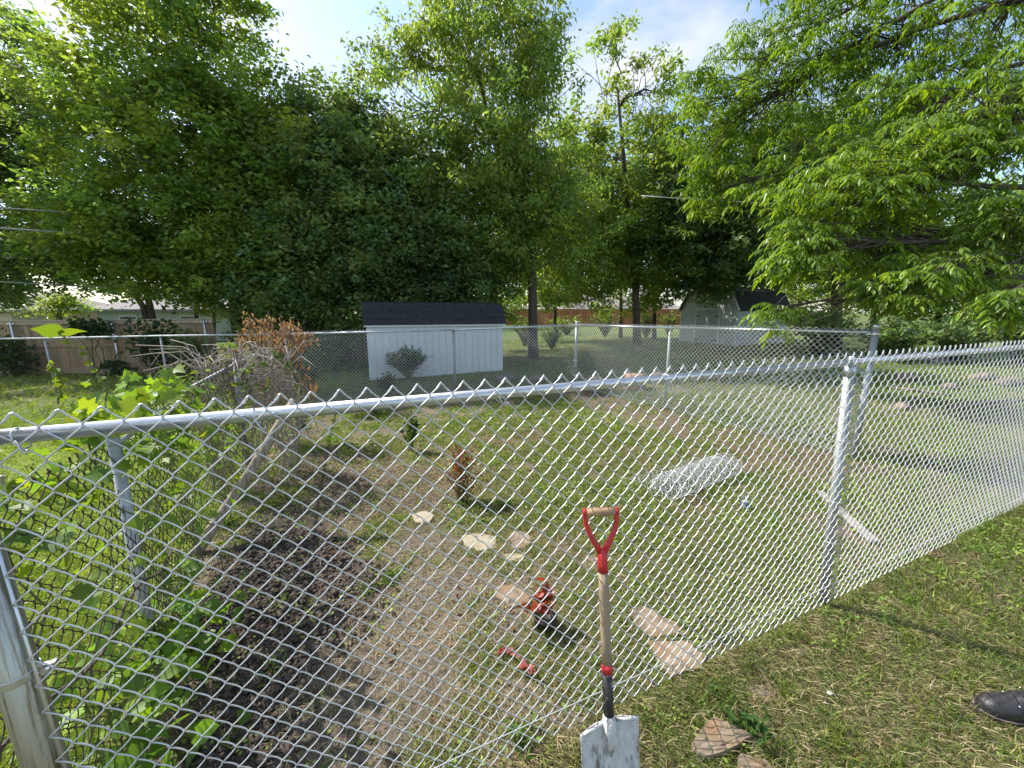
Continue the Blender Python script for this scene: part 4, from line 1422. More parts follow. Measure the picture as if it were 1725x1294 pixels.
tree('tree', 'tall bright green tree with a leaning trunk in the middle', 'tree',
     [[base_at(899, 15.5)] + tp((897, 490, 15.5), (894, 430, 15.5), (880, 370, 15.5), (850, 290, 15.4), (820, 190, 15.4), (800, 90, 15.4)), tp((893, 415, 15.5), (925, 360, 15.5), (940, 300, 15.5)), tp((880, 372, 15.5), (880, 260, 15.3), (885, 130, 15.2))],
     [(790, 110, 15, 95, 95), (715, 190, 14.8, 75, 85), (860, 70, 15.2, 72, 95), (830, 230, 14.8, 110, 100), (750, 310, 14.8, 95, 80), (900, 200, 15.2, 65, 100), (885, 330, 15.2, 90, 70), (640, 120, 15, 34, 40, .6), (760, 20, 15.4, 60, 50, .7), (680, 110, 15, 40, 55, .6), (915, 90, 15.6, 26, 60, .5), (800, 400, 15, 90, 50), (900, 420, 16, 70, 50, .8), (960, 380, 16.5, 60, 60, .8), (850, 460, 16.5, 60, 45, .8), (930, 470, 18, 60, 45, .8), (940, 505, 18, 40, 18, .7), (860, 505, 18, 34, 16, .7), (900, 300, 19, 100, 90, .7)],
     [.20, .11, .10], .17, GL, gap=.22, dens=.2, droop=.7, lw=.38)
tree('tree', 'thin-crowned tree against the sky between the leaning-trunk tree and pecan', 'tree',
     [[base_at(1075, 20)] + tp((1070, 470, 20), (1060, 380, 20), (1050, 260, 20), (1040, 150, 20))],
     [(1010, 160, 20, 60, 75, .7), (1090, 150, 20, 65, 70, .7), (1040, 270, 19.6, 95, 80), (985, 300, 19.8, 70, 90), (1060, 470, 20.5, 90, 40, .6), (1000, 497, 21, 55, 20, .8), (1120, 490, 21, 45, 24, .8), (960, 450, 20.5, 60, 50, .8), (1120, 300, 19.6, 75, 100), (1035, 80, 20, 34, 40, .5), (1060, 380, 19.6, 110, 60), (1150, 130, 20, 40, 60, .6), (1010, 440, 19.6, 70, 50, .9), (1110, 430, 19.6, 70, 60, .9)],
     .2, .18, G2, gap=.33, dens=.17, droop=.5)
for k, (px, pxt, Y, lab, gr) in enumerate(((1046, 1030, 26, 'slender young tree in front of the cedar fence', None), (1103, 1118, 25, 'forked slim tree next to the grey barn shed', None), (935, 950, 24, 'leafy young tree added beside the leaning trunk to shade the lawn', None))):
    tr = [[base_at(px, Y)] + tp((px, 490, Y), (pxt, 420, Y), (pxt - 5, 350, Y))]
    if k == 1: tr.append(tp((1102, 505, 25), (1130, 470, 25), (1150, 420, 25)))
    tree('tree', lab, 'tree', tr, [(px - 25, 440, Y, 55, 45, .8), (pxt + 20, 400, Y, 60, 50, .8), (px + 15, 480, Y - .6, 45, 26, .8), (px - 20, 515, Y - .5, 22, 16, .8), (px - 40, 350, Y + 1, 80, 70, .8), (pxt + 10, 310, Y + 2, 80, 70, .8)], .13, .2, G1, gap=.36, dens=.16, group='slim trees in front of the cedar fence', twigs=10)  # third tree and the two upper lobes added to shade the lawn
tree('tree', 'dark trunked tree behind the grey barn shed', 'tree',
     [[base_at(1411, 18)] + tp((1410, 500, 18), (1407, 430, 18), (1398, 350, 18), (1380, 250, 18))],
     [(1345, 320, 17.5, 110, 90), (1250, 370, 17.5, 110, 80), (1480, 320, 17.5, 110, 90), (1275, 445, 18.6, 120, 40), (1400, 240, 17.5, 120, 70), (1200, 440, 19.5, 70, 50), (1150, 400, 19, 60, 60), (1200, 250, 18, 90, 80), (1420, 430, 19, 90, 50), (1520, 420, 19, 80, 60), (1160, 320, 18.5, 70, 80), (1170, 455, 22, 60, 30), (1240, 480, 23, 90, 22), (1320, 400, 18, 100, 60)],
     .26, .18, GD, gap=.15, dens=.24)
for k, (px, Y, hy, rx, ry, lab) in enumerate(((1345, 30, 470, 60, 60, 'sunlit light green tree between the barn shed and the dark trunk'), (1470, 32, 450, 75, 80, 'sunlit light green tree beyond the lawn, behind the tall corner post'), (1580, 30, 440, 85, 85, 'broad sunlit tree behind the hanging branch'), (1700, 28, 430, 90, 90, 'sunlit tree furthest along the low dark hedge'), (1240, 38, 480, 60, 50, 'pale distant tree behind the grey barn shed'))):
    tree('tree', lab, 'tree', [[base_at(px, Y)] + tp((px + 4, 480, Y), (px - 3, hy - 20, Y))], [(px, hy, Y, rx, ry, .8), (px - 30, hy + 45, Y - 1, rx * .7, ry * .5, .8), (px + 35, hy + 50, Y - 1, rx * .7, ry * .45, .8), (px + 5, hy - 70, Y, rx * .8, ry * .7, .8)], .22, .26, GL, gap=.2, dens=.15, group='sunlit trees in the far garden', twigs=6, clump=.6)
for k, (px, Y, hy, rx, ry, lab) in enumerate(((820, 42, 480, 70, 45, 'distant leafy tree between the white shed and middle trunk'), (990, 58, 470, 90, 50, 'far hazy tree above the cedar fence'), (100, 19, 519, 36, 15, 'rounded green shrub-like tree between the cream and grey-roofed houses'))):
    tree('tree', lab, 'tree', [[base_at(px, Y)] + tp((px, hy + 15, Y), (px, hy - 10, Y))], [(px, hy, Y, rx, ry), (px + 20, hy - 12, Y, rx * .6, ry * .6)], .16, .26 if k < 2 else .15, G2, dens=.15 if k < 2 else .3, twigs=6)


# ---- pecan with near hanging branches
def pecan():
    root = thing('pecan_tree', 'pecan tree with long drooping bright leafy branches hanging over the near fence', 'tree', (9.2, 5.0, float(gz(9.2, 5.0))))
    tbm = MB()
    tr = [np.array(p) for p in ((9.2, 5.0, -.2), (9.1, 5.1, 1.5), (8.9, 5.3, 3.0), (8.4, 5.8, 5.0), (8.0, 6.4, 7.5))]
    tbm.tube([path_lerp(tr, t) for t in np.linspace(0, 1, 14)], list(np.linspace(.24, .09, 14)), 12)
    lobes = [  # px,py,Y, rpx,rpy, sprays
        (1530, 290, 5.2, 120, 80, 95), (1400, 340, 5.0, 85, 75, 60), (1345, 430, 4.8, 50, 60, 34), (1600, 470, 4.3, 110, 42, 52), (1700, 380, 4.6, 70, 90, 50),
        (1695, 520, 3.7, 34, 34, 12), (1310, 520, 5.0, 22, 36, 9), (1480, 500, 4.4, 45, 30, 16), (1660, 200, 5.2, 90, 90, 70), (1450, 420, 5.2, 70, 50, 36),
        (1300, 170, 8.2, 120, 110, 130), (1500, 90, 7.6, 150, 110, 160), (1200, 220, 8.8, 70, 90, 110), (1680, 40, 6.6, 130, 100, 100), (1390, 20, 8.4, 130, 80, 90), (1290, 100, 8.8, 70, 70, 60),
        (1190, 330, 9.2, 50, 60, 50), (1330, 300, 7.6, 90, 60, 80), (1560, 190, 6.6, 110, 80, 110)]
    limbs = {}
    P0, C0, near = [], [], []
    for (px, py, Y, rx, ry, ns) in lobes:
        c = at(px, py, Y); sc = Y / FPX
        R = np.array((rx * sc, (rx + ry) * .5 * sc * .7, ry * sc))
        tt = np.clip((c[2] + 1.0 - 1.2) / 6.0, .3, .95)
        a = path_lerp(tr, tt)
        mid = (a + c) / 2 + np.array((0, 0, .35))
        lim = [a, a * .6 + c * .4 + np.array((0, 0, .35)), a * .3 + c * .7 + np.array((0, 0, .28)), c]
        lim = [path_lerp(lim, t) + rng.normal(0, .03, 3) for t in np.linspace(0, 1, 10)]
        tbm.tube(lim, list(np.linspace(.055, .012, 10)), 7)
        u_ = rnd_dir(ns)
        cen = c + u_ * R * 1.12 * (rng.uniform(.05, 1, (ns, 1)) ** .5)
        ns_ok = vn(cen[:, 0] + .6 * cen[:, 2], cen[:, 1] * .7 + cen[:, 2], .55 if Y < 6 else .9, 45) > .24
        for k in range(ns):
            if not ns_ok[k]: continue
            s_ = path_lerp(lim, rng.uniform(.6, 1))
            tw = [s_, (s_ + cen[k]) / 2 + np.array((0, 0, .08)) + rng.normal(0, .04, 3), cen[k]]
            if k % (1 if Y < 6 else 3) == 0:
                tbm.tube(tw, [.010, .007, .004] if Y < 6 else [.012, .008, .005], 5, False)
            P0.append(cen[k]); near.append(Y < 6)
            C0.append(rng.uniform(-1, 1) if Y < 6 else rng.uniform(-1.2, .6))  # farther sprays draw from a darker range of leaf colour
    tbm.build('trunk', M['bark'], root, True)
    P0 = np.array(P0)
    LP, LY, LN, LS, LC = [], [], [], [], []
    rach = MB()
    for p, y_, nr in zip(P0, C0, near):
        nl = rng.integers(3, 8)
        a0 = rng.uniform(0, 2 * PI)
        young = .5 + .5 * y_
        spsc = rng.uniform(.7, 1.15)
        for j in range(nl):
            az = a0 + 2 * PI * j / nl + rng.uniform(-.35, .35)
            hd = np.array((math.cos(az), math.sin(az), 0))
            Ln = rng.uniform(.20, .32)
            up = rng.uniform(.15, .7)
            pts = []
            nseg = 6
            q_ = p.copy(); ang_ = up
            for s in range(nseg):
                pts.append(q_.copy())
                q_ = q_ + (hd * math.cos(ang_) + np.array((0, 0, math.sin(ang_)))) * Ln / nseg
                ang_ -= rng.uniform(.22, .42)
            pts.append(q_)
            if nr:
                rach.tube(pts, .0016, 3, False)
            side_ = np.array((-hd[1], hd[0], 0))
            for s in range(1, nseg + 1):
                base = pts[s]
                for sg in ((-1, 1) if s < nseg else (0,)):
                    dr = hd * rng.uniform(.35, .7) + side_ * sg * rng.uniform(.55, .9) + np.array((0, 0, -rng.uniform(.45, 1.1)))
                    LP.append(base); LY.append(dr)
                    LN.append(np.array((0, 0, 1.)) + hd * rng.uniform(.0, .5) + side_ * sg * .5 + rng.normal(0, .2, 3))
                    LS.append(rng.uniform(.055, .11) * (1.1 if s > 2 else .85) * spsc)
                    v_ = rng.uniform(.75, 1.25)
                    yg = young * .9 + .1 * s / nseg
                    LC.append(((.075 + .15 * yg) * v_, (.155 + .19 * yg) * v_, (.020 + .012 * yg) * v_))
    LS = np.array(LS)
    scatter('crown', *LEAFLET, np.array(LP), np.array(LY), np.array(LN), LS, np.array(LC), M['pecan'], root, wide=LS * .32, smooth=True)
    rach.build('leaf_stalks', M['stem'], root)


pecan()


# ------------------------------------------------------------------ bushes and small plants
def bush(name, label, c, R, n_, leaf, col_, tmpl=OVAL, mat='vine', nst=9, group=None, cat='bush', droop=.1, lw=.5, stemm='stem', up=.5, stems_r=.006, hollow=.5):
    """stems fan from the foot; leaves crowd their upper parts"""
    c = np.asarray(c, float)
    root = thing(name, label, cat, c, group)
    mb = MB(); P_, Y_ = [], []
    per = max(3, n_ // nst)
    for k in range(nst):
        a = rng.uniform(0, 2 * PI); rr_ = math.sqrt(rng.uniform(0, 1))
        tip = c + np.array((R[0] * rr_ * math.cos(a), R[1] * rr_ * math.sin(a), R[2] * (1 - .35 * rr_ ** 2) * rng.uniform(.8, 1.05)))
        mid = c + (tip - c) * .5 + np.array((0, 0, R[2] * .12)) + rng.normal(0, .04 * R[0], 3)
        pts = [c + rng.normal(0, .02, 3) * np.array((1, 1, 0)), mid, tip]
        mb.tube([path_lerp(pts, t) for t in np.linspace(0, 1, 6)], list(np.linspace(stems_r, stems_r * .4, 6)), 5, False)
        t = rng.uniform(.3 if hollow else .08, 1.0, per)
        for tt in t:
            q_ = path_lerp(pts, tt)
            d_ = rnd_dir(1, -.3, .9)[0]
            P_.append(q_ + d_ * rng.uniform(0, .10) * R[0]); Y_.append(d_ + np.array((0, 0, up - droop)))
    mb.build('stem', M[stemm], root, True)
    n2 = len(P_)
    Nn = rnd_dir(n2, .0, 1.0); Nn[:, 2] += .5
    size = leaf * rng.uniform(.6, 1.25, n2)
    scatter('foliage', *tmpl, np.array(P_), np.array(Y_), Nn, size, tint(col_, n2, .3), M[mat], root, wide=size * lw / .5 * .5 * 1.0, smooth=True)
    return root


p = gnd(688, 640)
bush('shrub', 'leafy pale green shrub standing before the white shed wall', p, (.62, .45, .95), 1500, .13, (.075, .125, .05), LEAFLET, nst=46, lw=.3, stems_r=.01)
p = gnd(655, 668)
bush('shrub', 'low reddish brown shrub below the pale shrub at the back fence', p, (.35, .3, .55), 420, .08, (.10, .085, .035), OVAL, nst=24, stems_r=.008)
p = gnd(693, 762)
bush('sapling', 'thin dark green sapling in the mid yard behind the top rail', p, (.17, .15, .55), 170, .075, (.05, .095, .025), LEAFLET, nst=10, lw=.4, cat='plant')
p = gnd(778, 846)
bush('rose_bush', 'bronze-leaved young bush in the grass beyond the flat stones', p, (.27, .24, .60), 520, .046, (.20, .13, .06), OVAL, mat='redleaf', nst=16, cat='plant', lw=.5, hollow=.0)
p = gnd(640, 700)
bush('weed', 'green weed clump in shade near the back fence', p, (.5, .3, .25), 260, .07, (.05, .1, .025), OVAL, nst=26, cat='weed')
for k, (px, py, R, nl, sz, lab) in enumerate((
        (1268, 1236, .11, 46, .085, 'dark green broad-leaved weed beside the loose flagstone'),
        (1208, 1180, .10, 70, .032, 'bright small-leaved weed clump at the foot of the near fence'),
        (385, 885, .22, 130, .055, 'bright green weed clump beside the leaning pole foot'),
        (655, 985, .09, 50, .04, 'little green weed on the worn dirt'),
        (880, 1255, .10, 60, .04, 'leafy weed at the bottom centre inside the fence'),
        (1160, 820, .12, 60, .04, 'weed tuft beside the wire mesh roll'),
        (845, 855, .12, 70, .045, 'low green weed in the shade of the bronze bush'),
        (1010, 1115, .08, 50, .03, 'tiny bright weed near the black shovel socket'))):
    p = gnd(px, py)
    bush('weed', lab, p, (R, R, R * .75), nl, sz if k else .06, (.11, .19, .035) if k else (.07, .14, .035), OVAL, nst=max(8, nl // 6), cat='weed', lw=.45, stems_r=.002, up=.3, hollow=.0)
# red-leaved potted plant
p = gnd(915, 1058)
pot = thing('potted_plant', 'red-leaved plant in a dark nursery pot sunk in the grass', 'plant', p)
mb = MB(); mb.lathe([(.045, -.02), (.056, .0), (.066, .085), (.071, .088), (.071, .098), (.064, .098), (.060, .08), (.002, .078)], p - (0, 0, .02), (.12, .05, 1), 20)
mb.build('pot', M['pot'], pot, True)
mb = MB(); P_, Y_ = [], []
for k in range(9):
    a = 2 * PI * k / 9 + rng.uniform(-.3, .3); rr_ = rng.uniform(.02, .12)
    tip = p + np.array((rr_ * math.cos(a), rr_ * math.sin(a), rng.uniform(.17, .31)))
    mb.tube([p + (0, 0, .06), (p + tip) / 2 + (0, 0, .05), tip], [.003, .0024, .0016], 5, False)
    for j in range(9):
        q_ = path_lerp([p + (0, 0, .06), (p + tip) / 2 + (0, 0, .05), tip], rng.uniform(.35, 1))
        P_.append(q_); Y_.append(rnd_dir(1, -.2, .8)[0])
mb.build('stem', M['stem'], pot, True)
n2 = len(P_); sz = rng.uniform(.04, .068, n2)
cr = np.where(rng.uniform(size=(n2, 1)) < .72, np.array((.29, .075, .05))[None], np.array((.26, .17, .06))[None]) * rng.uniform(.7, 1.3, (n2, 1))
scatter('foliage', *OVAL, np.array(P_), np.array(Y_), rnd_dir(n2, .2, 1), sz, cr, M['redleaf'], pot, wide=sz * .8, smooth=True)
# fallen red sprig
a, b = gnd(845, 1100), gnd(898, 1142)
spr = thing('leaf_sprig', 'cut sprig of dull red leaves lying on dry grass', 'sprig', a)
mb = MB(); mb.tube([a + (0, 0, .03), (a + b) / 2 + (0, 0, .045), b + (0, 0, .025)], .0025, 5); mb.build('stem', M['stem'], spr, True)
n2 = 26; t = rng.uniform(0, 1, n2)
P_ = a + (b - a) * t[:, None] + np.array((0, 0, .04)); sz = rng.uniform(.03, .048, n2)
scatter('foliage', *OVAL, P_, rnd_dir(n2, -.2, .5), rnd_dir(n2, .4, 1), sz, tint((.34, .12, .10), n2), M['redleaf'], spr, wide=sz * .8, smooth=True)


# ---- vines along the old fence
def along_old(s):
    return np.stack((np.interp(s, oc, [p[0] for p in OP]), np.interp(s, oc, [p[1] for p in OP])), -1)


def vine(name, label, s0, s1, z0, z1, n_, leaf, col_, tmpl, seed, spread=.12, stems=14, mat='vine', cat='vine', stemm='stem', bright=.3, topheavy=1.0, lw=.85, sr=.004):
    root = thing(name, label, cat, (*along_old((s0 + s1) / 2), 0.0))
    mb = MB()
    for k in range(stems):
        sa = rng.uniform(s0, s1)
        pts = []
        s_ = sa
        zz = rng.uniform(0, .1) if z0 < .3 else z0 * .6
        for j in range(9):
            xy = along_old(np.clip(s_, 0, oc[-1]))
            pts.append((xy[0] + rng.normal(0, spread * .4), xy[1] + rng.normal(0, spread * .4), zz))
            s_ += rng.normal(0, .07); zz += (z1 - zz) / (9 - j) * rng.uniform(.6, 1.3)
        mb.tube(pts, list(np.linspace(sr, sr * .5, 9)), 5, False)
    mb.build('stem', M[stemm], root, True)
    s_ = rng.uniform(s0, s1, n_)
    xy = along_old(s_)
    zz = z0 + (z1 - z0) * rng.uniform(0, 1, n_) ** topheavy
    cl = vn(s_, zz, .28, seed)
    keep = cl > .33
    s_, xy, zz = s_[keep], xy[keep], zz[keep]; n_ = len(zz)
    P_ = np.concatenate((xy + rng.normal(0, spread, (n_, 2)), zz[:, None] + .05 * np.sin(s_ * 9)[:, None]), 1)
    Yd = rnd_dir(n_, -.8, .3); Yd[:, 2] -= .2
    Nn = rnd_dir(n_, .1, 1.0); Nn[:, 2] += .3; Nn[:, 1] -= .25
    sz = leaf * rng.uniform(.5, 1.3, n_)
    c_ = tint(col_, n_, .3)
    c_[rng.uniform(size=n_) < bright] *= np.array((1.6, 1.35, .9))
    scatter('foliage', *tmpl, P_, Yd, Nn, sz, c_, M[mat], root, wide=sz * lw, smooth=True)
    return root


vine('grape_vine', 'broad-leaved green vine heaped over the top of the old rusty fence', .35, 2.4, 1.10, 1.45, 480, .062, (.13, .22, .04), LOBED, 3, .10, 12, topheavy=.8)
vine('grape_vine', 'sparse vine leaves hanging on the lower old fence by its post', .4, 2.0, .45, 1.1, 100, .055, (.13, .22, .04), LOBED, 7, .06, 10)
vine('climbing_weed', 'dense bright leafy creeper between the end post and dark dug soil', .2, 1.45, .0, .42, 430, .075, (.12, .22, .035), HEART, 5, .13, 24, topheavy=1.3)
vine('bindweed', 'small-leaved green climber between the old fence post and the tangle', 1.6, 3.7, .2, 1.3, 300, .055, (.12, .21, .04), LOBED, 9, .14, 16)
# shoots waving above
for k, (pp, lab) in enumerate((([(180, 690, 1.75), (172, 640, 1.75), (140, 590, 1.75), (112, 572, 1.75), (98, 560, 1.75)], 'tall vine shoot with two yellow-green leaves curling above the fence'),
                               ([(100, 680, 1.6), (102, 645, 1.6), (95, 625, 1.6), (82, 612, 1.6)], 'short curly vine shoot beside the tall two-leaved shoot'))):
    pts = [at(*q_) for q_ in pp]
    r_ = thing('vine_shoot', lab, 'vine', pts[0])
    mb = MB(); mb.tube([path_lerp(pts, t) + rng.normal(0, .004, 3) for t in np.linspace(0, 1, 14)], list(np.linspace(.004, .002, 14)), 6, False); mb.build('stem', M['stem'], r_, True)
    n2 = 13; t = np.linspace(.1, 1, n2)
    P_ = np.array([path_lerp(pts, q_) for q_ in t]); sz = np.where(np.arange(n2) >= n2 - 2, .085, .028) if k == 0 else np.full(n2, .03)
    scatter('foliage', *HEART, P_, rnd_dir(n2, -.5, .3), rnd_dir(n2, .1, .8), sz, tint((.15, .21, .03), n2), M['vine'], r_, wide=sz * .9, smooth=True)

# ---- grey twig tangle
tg = thing('dead_vine', 'tangled mound of bare grey dead vine stems on the fence', 'dead vine', (*along_old(3.6), 0.))
mb = MB()
cT = np.array((-2.95, 4.25, .72))
for k in range(430):
    a = rng.uniform(0, 2 * PI)
    th_ = math.acos(rng.uniform(-.55, 1))
    rr_ = rng.uniform(.75, 1.05)
    q_ = np.array((.55 * math.sin(th_) * math.cos(a), .45 * math.sin(th_) * math.sin(a), .72 * math.cos(th_))) * rr_
    tdir = unit(np.cross(q_, rnd_dir(1)[0])) * rng.uniform(.15, .42) + np.array((0, 0, rng.uniform(-.35, .1)))
    pts = [cT + q_ - tdir * .5, cT + q_ * 1.07 + rng.normal(0, .03, 3), cT + q_ * .98 + tdir * .5 + rng.normal(0, .04, 3)]
    mb.tube([path_lerp(pts, t) for t in (0, .3, .6, 1)], [.0045, .0045, .0035, .0022], 4, False)
for k in range(40):
    a = rng.uniform(0, 2 * PI)
    st = cT + np.array((.4 * math.cos(a), .35 * math.sin(a), .45))
    e = st + np.array((rng.uniform(-.8, .5), rng.uniform(-.3, .3), rng.uniform(.0, .35)))
    mb.tube([st, (st + e) / 2 + (0, 0, .14), e, e + np.array((rng.uniform(-.15, .15), 0, -.12))], [.006, .005, .004, .002], 4, False)
for k in range(60):
    a = rng.uniform(0, 2 * PI)
    st = cT + np.array((.45 * math.cos(a), .4 * math.sin(a), rng.uniform(-.2, .3)))
    mb.tube([st, st + np.array((rng.normal(0, .06), rng.normal(0, .06), -.35)), np.array((st[0] + rng.normal(0, .1), st[1] + rng.normal(0, .1), -.1))], [.005, .006, .006], 4, False)
mb.build('stem', M['twig'], tg, True)
n2 = 130
P_ = cT + rnd_dir(n2, -.3, 1) * np.array((.58, .48, .78)); sz = .075 * rng.uniform(.5, 1.2, n2)
scatter('foliage', *LOBED, P_, rnd_dir(n2, -.8, .3), rnd_dir(n2, .2, 1), sz, tint((.09, .15, .035), n2), M['vine'], tg, wide=sz * .85, smooth=True)
# ---- brown dried vine
bv = thing('dried_vine', 'withered vine with hanging orange-brown leaves beside the back fence end', 'dead vine', (-3.65, 5.6, 0.))
mb = MB(); cB = np.array((-3.5, 5.6, 1.15)); P_, Y_ = [], []
for k in range(46):
    a = rng.uniform(0, 2 * PI); rr_ = math.sqrt(rng.uniform(0, 1))
    e = cB + np.array((.60 * rr_ * math.cos(a), .35 * rr_ * math.sin(a), .1 + .62 * (1 - .8 * rr_ ** 2) * rng.uniform(.5, 1.05)))
    if k > 30: e = cB + np.array((rng.uniform(-.1, .55), rng.uniform(-.25, .2), rng.uniform(-.75, .1)))
    st = np.array((-3.62 + rng.normal(0, .12), 5.6 + rng.normal(0, .1), rng.uniform(0, .6)))
    pts = [st, (st + e) / 2 + np.array((rng.normal(0, .1), 0, .25)), e, e + np.array((rng.uniform(.0, .2), 0, -.12))]
    mb.tube([path_lerp(pts, t) for t in np.linspace(0, 1, 8)], list(np.linspace(.007, .002, 8)), 4, False)
    for j in range(24):
        q_ = path_lerp(pts, rng.uniform(.45, 1)) + rng.normal(0, .05, 3)
        P_.append(q_); Y_.append(np.array((rng.normal(0, .4), rng.normal(0, .4), -1)))
mb.build('stem', M['twig'], bv, True)
n2 = len(P_); sz = .072 * rng.uniform(.5, 1.2, n2)
scatter('foliage', *CURL, np.array(P_), np.array(Y_), rnd_dir(n2, -.3, .6), sz, tint((.33, .225, .13), n2, .4), M['dryleaf'], bv, wide=sz * .8, smooth=True)
p = np.array((-4.9, 9.0, float(gz(-4.9, 9.0))))
bush('shrub', 'feathery mid green bush behind the back fence by the dried vine', p, (.75, .6, 1.25), 1700, .10, (.055, .115, .035), LEAFLET, nst=50, lw=.35, stems_r=.012)
# ivy on the wooden fence
for k, (px, py, w_, h_, n2, lab) in enumerate(((150, 552, 36, 13, 420, 'ivy patch on the middle of the wooden fence below its cap'), (20, 600, 38, 34, 620, 'ivy clump low on the timber fence below the cream house'), (265, 580, 44, 36, 800, 'thick ivy mass at the end of the timber fence by the vine tangle'), (195, 618, 22, 10, 160, 'small ivy tuft low on the wooden fence'))):
    Yv = 11.95 if k != 2 else 11.6
    c = at(px, py, Yv); sc = Yv / FPX
    r_ = thing('ivy', lab, 'ivy', (c[0], c[1], c[2]), 'ivy patches on the wooden fence')
    P_ = c + rng.normal(0, .5, (n2, 3)) * np.array((w_ * sc, .10, h_ * sc)); sz = .12 * rng.uniform(.6, 1.2, n2)
    scatter('foliage', *HEART, P_, rnd_dir(n2, -1, .1), rnd_dir(n2, .1, .9) + np.array((0, -.6, 0)), sz, tint((.035, .075, .022), n2), M['vine'], r_, wide=sz, smooth=True)
    for j in range(4):
        mb = MB()
        xx = c[0] + rng.normal(0, .4) * w_ * sc
        mb.tube([(xx, c[1] + .05, -.2), (xx + rng.normal(0, .1), c[1] + .05, c[2] * .5), (xx + rng.normal(0, .2), c[1] + .04, c[2])], .012, 5, False)
        mb.build('stem', M['bark'], r_, True)
# hedge to the right and dark bushes
for k, (px, py, Y, rx, ry, n2, col_, lab) in enumerate((
        (1385, 555, 15, 60, 40, 1700, GD, 'dark rounded bush at the foot of the dark trunk'), (1500, 562, 13.5, 70, 26, 2100, GD, 'low dark hedge behind the tall corner post'),
        (1620, 556, 13, 70, 28, 2100, GD, 'low dark hedge section behind the shaded rocks'), (1735, 552, 12.5, 70, 30, 1800, GD, 'low dark hedge section under the lowest pecan leaves'),
        (450, 560, 13.2, 70, 36, 1500, G1, 'green undergrowth behind the brown dried vine'), (320, 590, 11.5, 40, 40, 1000, GD, 'dark shrub at the end of the wooden fence'),
        (885, 545, 21, 26, 16, 500, GD, 'dark bush beside the middle trunk'), (560, 565, 12.8, 44, 22, 1100, GD, 'dark undergrowth against the end wall of the white shed'), (1020, 545, 27, 30, 24, 700, GD, 'small dark bush in front of the cedar fence'), (955, 548, 30, 40, 20, 700, G1, 'leafy bush between corner post and cedar fence'), (1090, 545, 26, 26, 26, 600, GD, 'dark bush at the foot of the forked slim tree'), (930, 560, 19, 22, 14, 400, GD, 'low dark bush on the lawn beside the leaning trunk'), (1128, 540, 28, 20, 22, 400, G1, 'green bush beside the barn shed wall'))):
    c = at(px, py, Y); sc = Y / FPX
    g_ = float(gz(c[0], Y))
    p = np.array((c[0], Y, g_ - .05))
    bush('bush', lab, p, (rx * sc, rx * sc * .6, (c[2] - g_) + ry * sc), n2, .16, col_, LEAF4, mat='leaf', nst=60, lw=.5, stemm='bark', stems_r=.015, hollow=.0)

# ------------------------------------------------------------------ overhead cables
for k, (a, b, ya, yb, r_, lab) in enumerate((((-120, 343), (420, 366), 9, 24, .020, 'topmost of three overhead cables before the dark leaves'), ((-120, 376), (420, 404), 9, 24, .024, 'middle of three overhead cables before the dark leaves'), ((-120, 468), (420, 488), 9, 22, .014, 'lowest thin cable crossing above the house roofs'), ((1080, 330), (1900, 351), 10, 10, .011, 'thin overhead cable crossing among the pecan leaves'))):
    p0, p1 = at(*a, ya), at(*b, yb)
    mb = MB(); mb.tube([p0 + (p1 - p0) * t - np.array((0, 0, .25 * 4 * t * (1 - t) * (.4 if k < 3 else .5))) for t in np.linspace(0, 1, 16)], r_, 6)
    tag(mb.build('overhead_cable', M['cable'], None, True), lab, 'cable', 'overhead cables')

# ------------------------------------------------------------------ grass, straw, clods
BLADE = ([(-.5, 0, 0), (.5, 0, 0), (-.42, .4, .10), (.42, .4, .10), (-.28, .75, .0), (.28, .75, 0), (0, 1, -.18)], [(0, 1, 3, 2), (2, 3, 5, 4), (4, 5, 6)])


def wedge(r0_, r1_, n_, a=63):
    r_ = np.sqrt(rng.uniform(r0_ ** 2, r1_ ** 2, n_))
    th_ = np.radians(rng.uniform(-a, a, n_))
    return r_ * np.sin(th_), r_ * np.cos(th_), r_


def offstone(x, y, m=.0):
    k_ = np.ones(len(x), bool)
    for poly in STONES:
        cx, cy = np.mean(poly, axis=0)
        nearm = np.hypot(x - cx, y - cy) < .7
        if nearm.any():
            ix = np.where(nearm)[0]
            k_[ix[polydist(x[ix], y[ix], poly) > m]] = False
    return k_


